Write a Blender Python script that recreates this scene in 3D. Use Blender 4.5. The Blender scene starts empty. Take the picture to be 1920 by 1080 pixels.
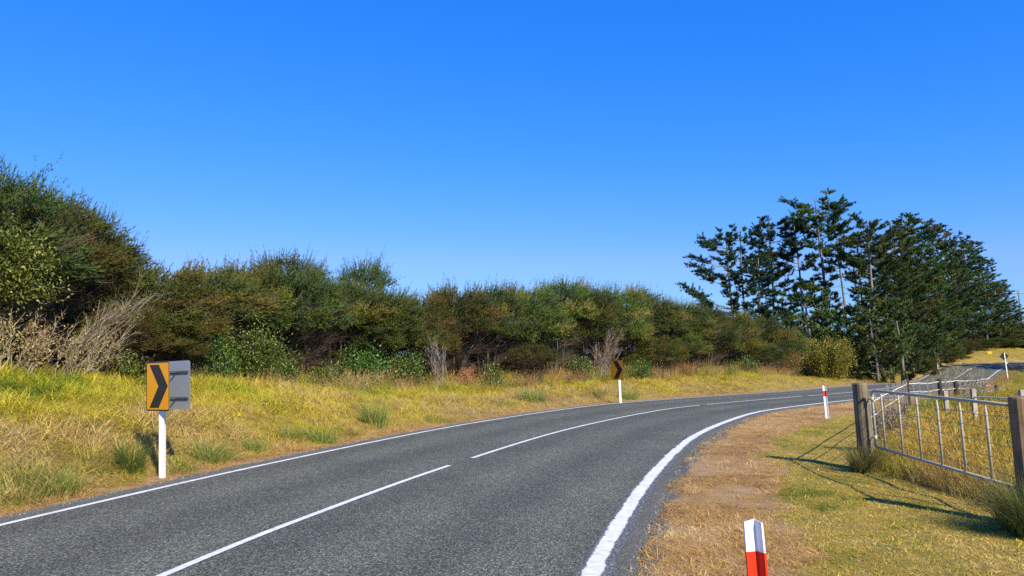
import bpy, math, random
import numpy as np
from mathutils import Vector, Matrix

random.seed(7)
rng = np.random.default_rng(7)
R = math.radians
scene = bpy.context.scene
col = scene.collection

# ------------------------------------------------------------------ camera
F = 1400.0                      # focal length in pixels of a 1920 px wide frame
PITCH = math.atan(130 / F)
ROLL = R(2.4)                   # the ground falls to the right by this angle
EYE = 1.85
cam_d = bpy.data.cameras.new('camera')
cam_d.sensor_width = 36.0
cam_d.lens = 36.0 * F / 1920
cam_d.clip_start = 0.05
cam_d.clip_end = 3000
cam = bpy.data.objects.new('camera', cam_d)
col.objects.link(cam)
ROT = Matrix.Rotation(ROLL, 3, 'Y')
cam.matrix_world = (Matrix.Translation(ROT @ Vector((0, 0, EYE)))
                    @ (ROT @ Matrix.Rotation(math.pi / 2 + PITCH, 3, 'X')).to_4x4())
scene.camera = cam
CAM = np.array(cam.matrix_world.translation)
CR = np.array(cam.matrix_world.to_3x3())

# ------------------------------------------------------------------ light
SUN_DIR = np.array([0.55, -0.835])          # horizontal direction towards the sun
SUN_EL = 36.0
world = bpy.data.worlds.new('World')
scene.world = world
world.use_nodes = True
wn, wl_ = world.node_tree.nodes, world.node_tree.links
wn.clear()
SKY_CURVE = [(0.088, 1.954), (0.655, 0.86), (2.95, 0.44)]   # (gain, power) for r, g, b
sky = wn.new('ShaderNodeTexSky')
sky.sky_type = 'NISHITA'
sky.sun_disc = False
sky.sun_elevation = R(SUN_EL)
sky.sun_rotation = math.atan2(SUN_DIR[0], SUN_DIR[1])
sky.altitude = 0
sky.air_density = 1.25
sky.dust_density = 0.0
sky.ozone_density = 4.0
# deeper, more saturated blue than the raw model: one power curve per channel over the whole sky
sep = wn.new('ShaderNodeSeparateColor'); comb = wn.new('ShaderNodeCombineColor')
wl_.new(sky.outputs[0], sep.inputs[0])
for ch, (k, p) in enumerate(SKY_CURVE):
    m1 = wn.new('ShaderNodeMath'); m1.operation = 'POWER'; m1.inputs[1].default_value = p
    m2 = wn.new('ShaderNodeMath'); m2.operation = 'MULTIPLY'; m2.inputs[1].default_value = k
    wl_.new(sep.outputs[ch], m1.inputs[0]); wl_.new(m1.outputs[0], m2.inputs[0]); wl_.new(m2.outputs[0], comb.inputs[ch])
# near the horizon red never overtakes green: pale blue, not pink
mn = wn.new('ShaderNodeMath'); mn.operation = 'MINIMUM'
mg = wn.new('ShaderNodeMath'); mg.operation = 'MULTIPLY'; mg.inputs[1].default_value = 0.48
wl_.new(comb.inputs[1].links[0].from_socket, mg.inputs[0])
wl_.new(comb.inputs[0].links[0].from_socket, mn.inputs[0]); wl_.new(mg.outputs[0], mn.inputs[1]); wl_.new(mn.outputs[0], comb.inputs[0])
bg = wn.new('ShaderNodeBackground'); bg.inputs[1].default_value = 0.12
wo = wn.new('ShaderNodeOutputWorld')
wl_.new(comb.outputs[0], bg.inputs[0]); wl_.new(bg.outputs[0], wo.inputs[0])

sun_d = bpy.data.lights.new('sun', 'SUN')
sun_d.energy = 5.0
sun_d.angle = R(0.53)
sun_d.color = (1.0, 0.90, 0.70)
sun = bpy.data.objects.new('sun', sun_d)
col.objects.link(sun)
sv = Vector((SUN_DIR[0], SUN_DIR[1], 0)).normalized() * math.cos(R(SUN_EL)) + Vector((0, 0, math.sin(R(SUN_EL))))
sun.rotation_euler = sv.to_track_quat('Z', 'Y').to_euler()

scene.view_settings.view_transform = 'Standard'
scene.view_settings.look = 'None'
scene.view_settings.exposure = 0.55
scene.view_settings.gamma = 1.0
scene.view_settings.use_curve_mapping = False
scene.render.engine = 'CYCLES'
scene.cycles.max_bounces = 5
scene.cycles.diffuse_bounces = 2
scene.cycles.transmission_bounces = 3
scene.cycles.use_denoising = False
scene.cycles.caustics_reflective = False
scene.cycles.caustics_refractive = False

# ------------------------------------------------------------------ noise
def _hash(ix, iy, seed):
    n = (ix.astype(np.int64) * 374761393 + iy.astype(np.int64) * 668265263 + seed * 974634777) & 0x7fffffff
    n = ((n ^ (n >> 13)) * 1274126177) & 0x7fffffff
    return ((n ^ (n >> 16)) & 0xffff) / 65535.0

def vnoise(x, y, seed=0):
    x = np.asarray(x, float); y = np.asarray(y, float)
    ix, iy = np.floor(x), np.floor(y)
    fx, fy = x - ix, y - iy
    fx = fx * fx * (3 - 2 * fx); fy = fy * fy * (3 - 2 * fy)
    a = _hash(ix, iy, seed); b = _hash(ix + 1, iy, seed)
    c = _hash(ix, iy + 1, seed); d = _hash(ix + 1, iy + 1, seed)
    return (a * (1 - fx) + b * fx) * (1 - fy) + (c * (1 - fx) + d * fx) * fy

def fbm(x, y, seed=0, octv=3):
    t, a, s = 0.0, 0.5, 0.0
    for k in range(octv):
        t = t + a * vnoise(x * 2 ** k, y * 2 ** k, seed + k * 17); s += a; a *= 0.5
    return t / s

def sstep(a, b, x):
    t = np.clip((x - a) / (b - a), 0, 1)
    return t * t * (3 - 2 * t)

# ------------------------------------------------------------------ road line and terrain
CL = np.array([(-6.6, -14), (-5.3, -6), (-4.25, 0), (-2.98, 6.3), (-2.3, 9), (-.96, 13.2), (1.5, 19.5), (5.0, 26),
               (7.8, 29.6), (12.7, 34.6), (18.2, 40.0), (25.6, 49.2), (36.0, 64.5), (46.6, 80), (52.8, 88.5), (60.8, 98),
               (69, 103.5), (82, 107), (102, 109), (140, 110), (200, 108)], float)

def catmull(P, per=14):
    out = []
    for i in range(len(P) - 1):
        p0 = P[max(i - 1, 0)]; p1 = P[i]; p2 = P[i + 1]; p3 = P[min(i + 2, len(P) - 1)]
        for k in range(per):
            t = k / per
            out.append(0.5 * ((2 * p1) + (p2 - p0) * t + (2 * p0 - 5 * p1 + 4 * p2 - p3) * t * t + (3 * p1 - p0 - 3 * p2 + p3) * t ** 3))
    out.append(P[-1])
    return np.array(out)

_raw = catmull(CL, 20)
for _ in range(10):
    _raw[1:-1] = (_raw[:-2] + 2 * _raw[1:-1] + _raw[2:]) / 4
_seg = np.r_[0, np.cumsum(np.hypot(*np.diff(_raw, axis=0).T))]
LEN = _seg[-1]
SS = np.arange(0, LEN, 0.6)
CX = np.interp(SS, _seg, _raw[:, 0]); CY = np.interp(SS, _seg, _raw[:, 1])
TX = np.gradient(CX); TY = np.gradient(CY); _l = np.hypot(TX, TY); TX /= _l; TY /= _l
NX, NY = TY, -TX                       # right-hand normal

def s_of_Y(y):                         # arc length where the centre line passes depth y (first stretch)
    return float(np.interp(y, CY[:260], SS[:260]))

WL_Y = np.array([-14, 6, 10, 20, 30, 40, 60, 110]); WL_V = np.array([3.0, 3.0, 3.02, 3.05, 3.05, 2.9, 3.0, 3.0])
WR_Y = np.array([-14, 6, 10, 16, 22, 28, 34, 45, 110]); WR_V = np.array([3.55, 3.55, 3.5, 3.35, 3.2, 3.05, 2.85, 2.9, 3.0])
WL_S = np.interp(CY, WL_Y, WL_V); WR_S = np.interp(CY, WR_Y, WR_V)

def road_coords(x, y):
    """arc length and signed offset (right positive) of points"""
    x = np.atleast_1d(np.asarray(x, float)); y = np.atleast_1d(np.asarray(y, float))
    S = np.empty(len(x)); T = np.empty(len(x))
    for a in range(0, len(x), 20000):
        xs, ys = x[a:a + 20000, None], y[a:a + 20000, None]
        d2 = (xs - CX[::2][None]) ** 2 + (ys - CY[::2][None]) ** 2
        j = np.argmin(d2, axis=1) * 2
        dx = xs[:, 0] - CX[j]; dy = ys[:, 0] - CY[j]
        al = dx * TX[j] + dy * TY[j]
        S[a:a + 20000] = SS[j] + al
        sgn = dx * NX[j] + dy * NY[j]
        over = np.abs(al) > 2.0
        T[a:a + 20000] = np.where(over, np.sign(sgn) * np.sqrt(d2.min(axis=1)), sgn)
    return S, T

BK_Y = np.array([-14, 8, 12, 16, 22, 27, 32, 40, 50, 60, 80, 100, 110]); BK_H = np.array([1.5, 1.5, 1.45, 1.2, .75, .5, .75, .95, .6, .35, .7, 1.3, 2.0])
BANK_S = np.interp(CY, BK_Y, BK_H)

_dy = np.arange(40, 160, .5)
_dz = np.interp(_dy, [46, 60, 70, 80, 88, 98, 108, 116, 130], [0, -.28, -.58, -.72, -.34, .72, 1.12, 1.3, 1.5])
for _ in range(40): _dz[1:-1] = (_dz[:-2] + 2 * _dz[1:-1] + _dz[2:]) / 4
def far_profile(x, y):
    """the far road dips, then climbs to its crest"""
    return np.interp(y, _dy, _dz) * sstep(12, 26, x)

def relief(x, y):
    x = np.atleast_1d(np.asarray(x, float)); y = np.atleast_1d(np.asarray(y, float))
    s, t = road_coords(x, y)
    wl = np.interp(s, SS, WL_S) + 0.32; wr = np.interp(s, SS, WR_S) + 0.42
    rise = far_profile(x, y)
    dl = -t - wl; dr = t - wr
    bh = np.interp(s, SS, BANK_S)
    h = rise + np.where(dl > 0, bh * (.62 * sstep(0.1, 7.0, dl) + .38 * sstep(.25, 2.6, dl)) + 0.25 * sstep(6, 14, dl), 0)
    bump = (fbm(x * 1.1, y * 1.1, 5) - 0.5)
    h = h + np.where(dl > 0, bump * 0.28 * sstep(0.3, 2.0, dl), 0)
    h = h + np.where(dr > 0, bump * 0.09 * sstep(0.3, 2.5, dr), 0)
    inside = np.minimum(-dl, -dr)
    h = h - 0.05 * sstep(0.0, 0.25, inside)
    return h

TR = math.tan(ROLL)
def H(x, y):
    return relief(x, y) - TR * np.atleast_1d(np.asarray(x, float))
def h1(x, y):
    return float(H([x], [y])[0])

def ray(u, v):
    c = np.array([(u - 960) / F, (540 - v) / F, -1.0])
    return CR @ c

def at(u, v, tmin=3.0):
    """terrain point seen at pixel (u, v) of the 1920 px frame"""
    d = ray(u, v)
    ts = np.geomspace(tmin, 260, 700)
    P = CAM[None] + ts[:, None] * d[None]
    below = P[:, 2] < H(P[:, 0], P[:, 1])
    k = int(np.argmax(below)) if below.any() else len(ts) - 1
    a, b = ts[max(k - 1, 0)], ts[k]
    for _ in range(14):
        m = (a + b) / 2; p = CAM + m * d
        if p[2] < h1(p[0], p[1]): b = m
        else: a = m
    p = CAM + b * d
    return float(p[0]), float(p[1])

def column(u, Y):
    """x at depth Y below image column u (taken at the horizon)"""
    return (u - 960) / F * Y

def beside(u, d):
    """point at distance d left of the left edge line, in image column u"""
    ox = CX - NX * (WL_S + d); oy = CY - NY * (WL_S + d)
    ok = np.where(oy > 2.0)[0]
    r = ox[ok] / oy[ok] - (u - 960) / F
    k = int(np.argmax(r > 0)) if (r > 0).any() else len(ok) - 1
    i = ok[k]; j = max(i - 1, 0)
    r0, r1 = ox[j] / oy[j] - (u - 960) / F, ox[i] / oy[i] - (u - 960) / F
    w = 0.5 if abs(r1 - r0) < 1e-9 else np.clip(-r0 / (r1 - r0), 0, 1)
    return float(ox[j] + (ox[i] - ox[j]) * w), float(oy[j] + (oy[i] - oy[j]) * w)

def z_at(u, v, Y):
    """world height of the point seen at pixel (u, v) at depth Y"""
    d = ray(u, v); t = (Y - CAM[1]) / d[1]
    return float(CAM[2] + t * d[2])

# ------------------------------------------------------------------ mesh helpers
def mesh_np(name, V, Fc, cols=None, smooth=False, attrs=None):
    """V (n,3); Fc (m,3) or (m,4) ints or list of mixed; cols (n,3)"""
    me = bpy.data.meshes.new(name)
    V = np.asarray(V, np.float32)
    if isinstance(Fc, np.ndarray):
        m, k = Fc.shape
        me.vertices.add(len(V)); me.vertices.foreach_set('co', V.ravel())
        me.loops.add(m * k); me.loops.foreach_set('vertex_index', Fc.astype(np.int32).ravel())
        me.polygons.add(m)
        me.polygons.foreach_set('loop_start', np.arange(0, m * k, k, dtype=np.int32))
        me.polygons.foreach_set('loop_total', np.full(m, k, np.int32))
    else:
        me.from_pydata([tuple(map(float, v)) for v in V], [], [tuple(map(int, f)) for f in Fc])
    if cols is not None:
        a = me.attributes.new('tone', 'FLOAT_COLOR', 'POINT')
        c = np.ones((len(V), 4), np.float32); c[:, :3] = cols
        a.data.foreach_set('color', c.ravel())
    for k_, arr in (attrs or {}).items():
        a = me.attributes.new(k_, 'FLOAT', 'POINT'); a.data.foreach_set('value', np.asarray(arr, np.float32))
    me.update(calc_edges=True)
    if smooth:
        me.polygons.foreach_set('use_smooth', np.ones(len(me.polygons), bool))
    return me

def link(name, me, mat=None, parent=None, loc=None, rot=None):
    o = bpy.data.objects.new(name, me)
    if me is not None and mat is not None and not me.materials:
        for m in (mat if isinstance(mat, (list, tuple)) else [mat]): me.materials.append(m)
    col.objects.link(o)
    if parent is not None: o.parent = parent
    if loc is not None: o.location = loc
    if rot is not None: o.rotation_euler = rot
    return o

def thing(name, label, cat, loc=(0, 0, 0), rz=0.0, group=None):
    o = bpy.data.objects.new(name, None)
    o.empty_display_size = 0.2
    col.objects.link(o); o.location = loc; o.rotation_euler = (0, 0, rz)
    return tag(o, label, cat, group)

def tag(o, label, cat, group=None):
    o['label'] = label; o['category'] = cat
    if group: o['group'] = group
    return o

def dup(root, loc, rz, scl, label, group=None):
    r = root.copy(); col.objects.link(r)
    r.location = loc; r.rotation_euler = (0, 0, rz); r.scale = scl
    r['label'] = label
    if group: r['group'] = group
    for ch in list(root.children):
        c = ch.copy(); col.objects.link(c); c.parent = r
        for g in ch.children:
            d = g.copy(); col.objects.link(d); d.parent = c
    return r

class MB:
    """collects boxes and tubes for one mesh"""
    def __init__(s): s.v = []; s.f = []; s.c = []
    def add(s, V, Fc, c=(1, 1, 1)):
        b = len(s.v)
        s.v += [tuple(map(float, v)) for v in V]; s.f += [tuple(int(i) + b for i in f) for f in Fc]
        s.c += [c] * len(V)
    def tube(s, P, rad, n=6, c=(1, 1, 1), cap=True):
        P = [Vector(p) for p in P]
        if not hasattr(rad, '__len__'): rad = [rad] * len(P)
        V = []; Fc = []
        ref = None
        for i, p in enumerate(P):
            d = (P[min(i + 1, len(P) - 1)] - P[max(i - 1, 0)])
            d = d.normalized() if d.length > 1e-9 else Vector((0, 0, 1))
            if ref is None: ref = Vector((1, 0, 0)) if abs(d.x) < 0.8 else Vector((0, 1, 0))
            a = (ref - d * ref.dot(d)).normalized(); b = d.cross(a); ref = a
            for k in range(n):
                t = 2 * math.pi * k / n
                V.append(p + (a * math.cos(t) + b * math.sin(t)) * rad[i])
        for i in range(len(P) - 1):
            for k in range(n):
                k2 = (k + 1) % n
                Fc.append((i * n + k, i * n + k2, (i + 1) * n + k2, (i + 1) * n + k))
        if cap:
            Fc.append(tuple(range(n - 1, -1, -1))); Fc.append(tuple((len(P) - 1) * n + k for k in range(n)))
        s.add(V, Fc, c)
    def box(s, c, size, M=None):
        x, y, z = [q / 2 for q in size]
        V = [Vector((sx * x, sy * y, sz * z)) for sz in (-1, 1) for sy in (-1, 1) for sx in (-1, 1)]
        if M is not None: V = [M @ v for v in V]
        V = [v + Vector(c) for v in V]
        s.add(V, [(0, 2, 3, 1), (4, 5, 7, 6), (0, 1, 5, 4), (2, 6, 7, 3), (0, 4, 6, 2), (1, 3, 7, 5)])
    def prism(s, pts, z0, z1, c=(1, 1, 1)):
        """closed polygon (x,y) extruded z0..z1"""
        n = len(pts)
        V = [(p[0], p[1], z0) for p in pts] + [(p[0], p[1], z1) for p in pts]
        s.add(V, [tuple(range(n - 1, -1, -1)), tuple(range(n, 2 * n))] + [(i, (i + 1) % n, n + (i + 1) % n, n + i) for i in range(n)], c)
    def mesh(s, name, smooth=False):
        me = bpy.data.meshes.new(name)
        me.from_pydata(s.v, [], s.f)
        a = me.attributes.new('tone', 'FLOAT_COLOR', 'POINT')
        c = np.ones((len(s.v), 4), np.float32)
        if len(s.v): c[:, :3] = np.array(s.c, np.float32)
        a.data.foreach_set('color', c.ravel())
        if smooth: me.polygons.foreach_set('use_smooth', np.ones(len(me.polygons), bool))
        me.update()
        return me

def bevel(o, w, seg=2):
    m = o.modifiers.new('bevel', 'BEVEL'); m.width = w; m.segments = seg; m.limit_method = 'ANGLE'
    return o

def nrm(a): return a / np.maximum(np.linalg.norm(a, axis=-1, keepdims=True), 1e-9)

def leaf_tris(B, D, L, W, g, N=None, jit=.55):
    """narrow triangular leaves, their flat side turned roughly along N"""
    q = g.normal(size=B.shape)
    if N is not None: q = N + q * jit
    side = nrm(np.cross(D, q)) * (W / 2)[:, None]
    return np.stack([B - side, B + side, B + D * L[:, None]], 1)

def leaf_diamonds(B, D, L, W, g):
    side = nrm(np.cross(D, g.normal(size=B.shape) + np.array([0, 0, 1.2]))) * (W / 2)[:, None]
    mid = B + D * (L * 0.45)[:, None]
    up = nrm(np.cross(side, D)) * (W * 0.12)[:, None]
    tip = B + D * L[:, None]
    return np.concatenate([np.stack([B, mid + side + up, tip], 1), np.stack([B, tip, mid - side + up], 1)], 0)

def slivers(A, Bp, W, g):
    """thin twigs as long triangles from A to Bp"""
    D = Bp - A
    side = nrm(np.cross(D, g.normal(size=A.shape))) * (W / 2)[:, None]
    return np.stack([A - side, A + side, Bp], 1)

def soup(name, T, C):
    """triangle soup T (n,3,3), C (n,3)"""
    n = len(T)
    return mesh_np(name, T.reshape(-1, 3), np.arange(3 * n).reshape(-1, 3), np.repeat(C, 3, axis=0))

# ------------------------------------------------------------------ materials
def new_mat(name):
    m = bpy.data.materials.new(name); m.use_nodes = True
    nt = m.node_tree
    return m, nt, nt.nodes, nt.links, nt.nodes['Principled BSDF']

def ramp(nodes, stops):
    r = nodes.new('ShaderNodeValToRGB')
    e = r.color_ramp.elements
    while len(e) < len(stops): e.new(0.5)
    for k, (p, c) in enumerate(stops):
        e[k].position = p; e[k].color = (*c, 1) if len(c) == 3 else c
    return r

def noise(nt, scale, detail=4, rough=.55, src='Object', dim=None):
    tc = nt.nodes.new('ShaderNodeTexCoord')
    n = nt.nodes.new('ShaderNodeTexNoise'); n.inputs['Scale'].default_value = scale
    n.inputs['Detail'].default_value = detail; n.inputs['Roughness'].default_value = rough
    if dim is not None:
        mp = nt.nodes.new('ShaderNodeMapping'); mp.inputs['Scale'].default_value = dim
        nt.links.new(tc.outputs[src], mp.inputs[0]); nt.links.new(mp.outputs[0], n.inputs['Vector'])
    else:
        nt.links.new(tc.outputs[src], n.inputs['Vector'])
    return n

def mixc(nt, fac, a, b, mode='MIX'):
    m = nt.nodes.new('ShaderNodeMix'); m.data_type = 'RGBA'; m.blend_type = mode
    for sock, v in ((0, fac), (6, a), (7, b)):
        if isinstance(v, (int, float)): m.inputs[sock].default_value = v
        elif isinstance(v, (tuple, list)): m.inputs[sock].default_value = (*v, 1) if len(v) == 3 else v
        else: nt.links.new(v, m.inputs[sock])
    return m.outputs[2]

def math_n(nt, op, a, b=None, c=None, clamp=False):
    m = nt.nodes.new('ShaderNodeMath'); m.operation = op; m.use_clamp = clamp
    for k, v in enumerate((a, b, c)):
        if v is None: continue
        if isinstance(v, (int, float)): m.inputs[k].default_value = v
        else: nt.links.new(v, m.inputs[k])
    return m.outputs[0]

def bump(nt, h, strength, dist, bsdf):
    b = nt.nodes.new('ShaderNodeBump'); b.inputs['Strength'].default_value = strength; b.inputs['Distance'].default_value = dist
    nt.links.new(h, b.inputs['Height']); nt.links.new(b.outputs[0], bsdf.inputs['Normal'])

def foliage_mat(name, trans=0.22, rough=0.6, var=0.25, spec=0.25, gain=1.0, instancer=False):
    m, nt, N, L, b = new_mat(name)
    at_ = N.new('ShaderNodeAttribute'); at_.attribute_name = 'tone'
    c = at_.outputs['Color']
    if instancer:
        a2 = N.new('ShaderNodeAttribute'); a2.attribute_type = 'INSTANCER'; a2.attribute_name = 'tint'
        c = mixc(nt, 1.0, c, a2.outputs['Color'], 'MULTIPLY')
    else:
        oi = N.new('ShaderNodeObjectInfo')
        hs = N.new('ShaderNodeHueSaturation')
        L.new(c, hs.inputs['Color'])
        L.new(math_n(nt, 'MULTIPLY_ADD', oi.outputs['Random'], 0.06, 0.472), hs.inputs['Hue'])
        L.new(math_n(nt, 'MULTIPLY_ADD', oi.outputs['Random'], var * 2 * gain, (1 - var) * gain), hs.inputs['Value'])
        c = hs.outputs['Color']
    L.new(c, b.inputs['Base Color'])
    b.inputs['Roughness'].default_value = rough
    b.inputs['Specular IOR Level'].default_value = spec
    tr = N.new('ShaderNodeBsdfTranslucent'); L.new(c, tr.inputs['Color'])
    mx = N.new('ShaderNodeMixShader'); mx.inputs[0].default_value = trans
    L.new(b.outputs[0], mx.inputs[1]); L.new(tr.outputs[0], mx.inputs[2])
    L.new(mx.outputs[0], N['Material Output'].inputs['Surface'])
    return m

MAT = {}
MAT['manuka'] = foliage_mat('manuka_foliage', 0.15, 0.65, 0.3, 0.2)
MAT['broad'] = foliage_mat('broad_leaf', 0.22, 0.38, 0.12, 0.5)
MAT['pine'] = foliage_mat('pine_needles', 0.12, 0.6, 0.15, 0.2)
MAT['dead'] = foliage_mat('dead_twigs', 0.1, 0.8, 0.12, 0.1)
MAT['grass'] = foliage_mat('grass_blades', 0.3, 0.6, 0, 0.25, instancer=True)
MAT['clump'] = foliage_mat('grass_clump_blades', 0.3, 0.55, 0.12, 0.3)

def bark_mat(name, c0, c1, scale=6, stretch=(1, 1, .25)):
    m, nt, N, L, b = new_mat(name)
    n = noise(nt, scale, 6, .65, dim=stretch)
    r = ramp(N, [(.3, c0), (.7, c1)]); L.new(n.outputs['Fac'], r.inputs[0]); L.new(r.outputs[0], b.inputs['Base Color'])
    b.inputs['Roughness'].default_value = .9
    bump(nt, n.outputs['Fac'], .8, .02, b)
    return m
MAT['bark'] = bark_mat('manuka_bark', (.05, .04, .03), (.17, .14, .11))
MAT['pine_bark'] = bark_mat('pine_bark', (.07, .06, .05), (.27, .24, .2), 5)
MAT['grey_branch'] = bark_mat('dead_branch', (.13, .105, .08), (.34, .28, .21))

def timber_mat(name, c0, c1, c2):
    m, nt, N, L, b = new_mat(name)
    n1 = noise(nt, 14, 8, .7, dim=(1, 1, .06)); n2 = noise(nt, 3, 4, .6)
    r = ramp(N, [(.32, c0), (.52, c1), (.72, c2)]); L.new(n1.outputs['Fac'], r.inputs[0])
    st = ramp(N, [(.45, (1, 1, 1)), (.7, (.55, .58, .45))]); L.new(n2.outputs['Fac'], st.inputs[0])
    L.new(mixc(nt, 1.0, r.outputs[0], st.outputs[0], 'MULTIPLY'), b.inputs['Base Color'])
    b.inputs['Roughness'].default_value = .85
    bump(nt, n1.outputs['Fac'], 1.0, .012, b)
    return m
MAT['timber'] = timber_mat('weathered_timber', (.05, .04, .028), (.2, .155, .095), (.33, .27, .18))
MAT['timber_brown'] = timber_mat('brown_timber', (.09, .05, .025), (.26, .16, .08), (.38, .26, .15))
MAT['timber_dark'] = timber_mat('dark_timber', (.02, .012, .01), (.05, .03, .022), (.1, .06, .045))
MAT['timber_grey'] = timber_mat('pale_timber', (.2, .17, .13), (.4, .35, .28), (.55, .5, .42))

def plain(name, c, rough=.5, metal=0.0, spec=.5, dirt=.0, scale=9, dirtc=(.2, .15, .1)):
    m, nt, N, L, b = new_mat(name)
    n = noise(nt, scale, 6, .65)
    r = ramp(N, [(.48, (0, 0, 0)), (.75, (1, 1, 1))]); L.new(n.outputs['Fac'], r.inputs[0])
    f = math_n(nt, 'MULTIPLY', r.outputs[0], dirt)
    L.new(mixc(nt, f, c, dirtc), b.inputs['Base Color'])
    b.inputs['Roughness'].default_value = rough; b.inputs['Metallic'].default_value = metal
    b.inputs['Specular IOR Level'].default_value = spec
    return m
MAT['galv'] = plain('galvanised_steel', (.46, .43, .34), .85, .0, .2, .5, 18, (.30, .28, .22))
MAT['wire'] = plain('fence_wire', (.14, .13, .12), .6, .4)
MAT['rail'] = plain('white_fence_tape', (.72, .68, .58), .5, 0, .4, .3)
MAT['white'] = plain('white_post_paint', (.8, .79, .76), .45, 0, .5, .35, 11, (.5, .42, .3))
MAT['plastic'] = plain('white_marker_plastic', (.8, .81, .82), .35, 0, .5, .25, 14, (.55, .5, .42))
MAT['red'] = plain('red_reflective_band', (.75, .035, .01), .35, 0, .5, .12, 20, (.35, .05, .02))
MAT['orange'] = plain('amber_reflective_sheet', (.85, .36, .012), .3, 0, .5, .2, 6, (.6, .26, .03))
MAT['black'] = plain('black_sign_print', (.015, .015, .017), .4)
MAT['alu'] = plain('sign_back_aluminium', (.33, .36, .4), .55, .3, .5, .35, 7, (.25, .27, .3))
MAT['yellow'] = plain('yellow_sign_sheet', (.75, .42, .03), .35, 0, .5, .1)
MAT['bracket'] = plain('dark_bracket', (.09, .095, .1), .6, .3)
MAT['wall'] = plain('white_wall', (.75, .74, .72), .7, 0, .3, .1)
MAT['roofm'] = plain('grey_roof', (.2, .2, .21), .6)
MAT['stone'] = plain('roadside_stone', (.34, .32, .29), .85, 0, .3, .6, 20, (.2, .18, .16))

# asphalt chipseal
def asphalt():
    m, nt, N, L, b = new_mat('chipseal_asphalt')
    tc = N.new('ShaderNodeTexCoord')
    vo = N.new('ShaderNodeTexVoronoi'); vo.inputs['Scale'].default_value = 75; L.new(tc.outputs['Object'], vo.inputs['Vector'])
    chip = ramp(N, [(0.0, (.034, .037, .026)), (.45, (.078, .084, .063)), (.8, (.142, .148, .116)), (1, (.33, .33, .27))])
    sep = N.new('ShaderNodeSeparateColor'); L.new(vo.outputs['Color'], sep.inputs[0]); L.new(sep.outputs[0], chip.inputs[0])
    fine = noise(nt, 240, 2, .6)
    c = mixc(nt, .35, chip.outputs[0], fine.outputs['Fac'], 'OVERLAY')
    big = noise(nt, .55, 5, .6)
    br = ramp(N, [(.3, (.86, .87, .88)), (.72, (1.16, 1.14, 1.1))]); L.new(big.outputs['Fac'], br.inputs[0])
    c = mixc(nt, 1, c, br.outputs[0], 'MULTIPLY')
    a = N.new('ShaderNodeAttribute'); a.attribute_name = 'off'
    # polished wheel paths: darker, smoother strips along each lane
    w1 = math_n(nt, 'SINE', math_n(nt, 'MULTIPLY', a.outputs['Fac'], 2 * math.pi / 1.62))
    wn_ = noise(nt, .8, 4, .6)
    w1 = math_n(nt, 'MULTIPLY', w1, wn_.outputs['Fac'])
    wr_ = ramp(N, [(0, (1.12, 1.12, 1.11)), (1, (.84, .84, .85))]); L.new(math_n(nt, 'MULTIPLY_ADD', w1, .9, .5, clamp=True), wr_.inputs[0])
    c = mixc(nt, 1, c, wr_.outputs[0], 'MULTIPLY')
    # dusty margins
    e = N.new('ShaderNodeAttribute'); e.attribute_name = 'edge'
    en = noise(nt, 3.0, 6, .7)
    ef = math_n(nt, 'ADD', e.outputs['Fac'], math_n(nt, 'MULTIPLY', en.outputs['Fac'], -.9))
    er = ramp(N, [(.0, (0, 0, 0)), (.5, (1, 1, 1))]); L.new(ef, er.inputs[0])
    dn = noise(nt, 60, 3, .7)
    dust = ramp(N, [(.35, (.10, .09, .075)), (.65, (.27, .24, .20))]); L.new(dn.outputs['Fac'], dust.inputs[0])
    c = mixc(nt, math_n(nt, 'MULTIPLY', er.outputs[0], .4), c, dust.outputs[0])
    L.new(c, b.inputs['Base Color'])
    b.inputs['Roughness'].default_value = .82
    b.inputs['Specular IOR Level'].default_value = .3
    bump(nt, vo.outputs['Distance'], .8, .012, b)
    return m, c
MAT['asphalt'], _ = asphalt()

def line_paint(name, worn=.35, rag=(0.0, 0.0)):
    """white paint worn off along its ragged edges; attribute 'across' runs 0..1"""
    m, nt, N, L, b = new_mat(name)
    a = N.new('ShaderNodeAttribute'); a.attribute_name = 'across'
    n = noise(nt, 42, 5, .8)
    n2 = noise(nt, 3.2, 4, .6)
    lo = math_n(nt, 'SUBTRACT', a.outputs['Fac'], rag[0]); hi = math_n(nt, 'SUBTRACT', 1 - rag[1], a.outputs['Fac'])
    edge = math_n(nt, 'MINIMUM', lo, hi)
    t = math_n(nt, 'MULTIPLY_ADD', edge, 4.0, math_n(nt, 'MULTIPLY_ADD', n.outputs['Fac'], 1.6, -.62))
    t = math_n(nt, 'ADD', t, math_n(nt, 'MULTIPLY_ADD', n2.outputs['Fac'], -worn * 1.6, worn * .55))
    r = ramp(N, [(.40, (0, 0, 0)), (.52, (1, 1, 1))]); L.new(t, r.inputs[0])
    tc = N.new('ShaderNodeTexCoord')
    vo = N.new('ShaderNodeTexVoronoi'); vo.inputs['Scale'].default_value = 75; L.new(tc.outputs['Object'], vo.inputs['Vector'])
    sep = N.new('ShaderNodeSeparateColor'); L.new(vo.outputs['Color'], sep.inputs[0])
    chip = ramp(N, [(0.0, (.035, .037, .036)), (.5, (.08, .083, .08)), (1, (.26, .26, .25))]); L.new(sep.outputs[0], chip.inputs[0])
    n3 = noise(nt, 9, 5, .7)
    pr = ramp(N, [(.3, (.50, .50, .46)), (.6, (.76, .76, .73))]); L.new(n3.outputs['Fac'], pr.inputs[0])
    L.new(mixc(nt, r.outputs[0], chip.outputs[0], pr.outputs[0]), b.inputs['Base Color'])
    b.inputs['Roughness'].default_value = .75
    bump(nt, vo.outputs['Distance'], .45, .01, b)
    return m
MAT['line'] = line_paint('white_line_paint', .25)
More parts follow.
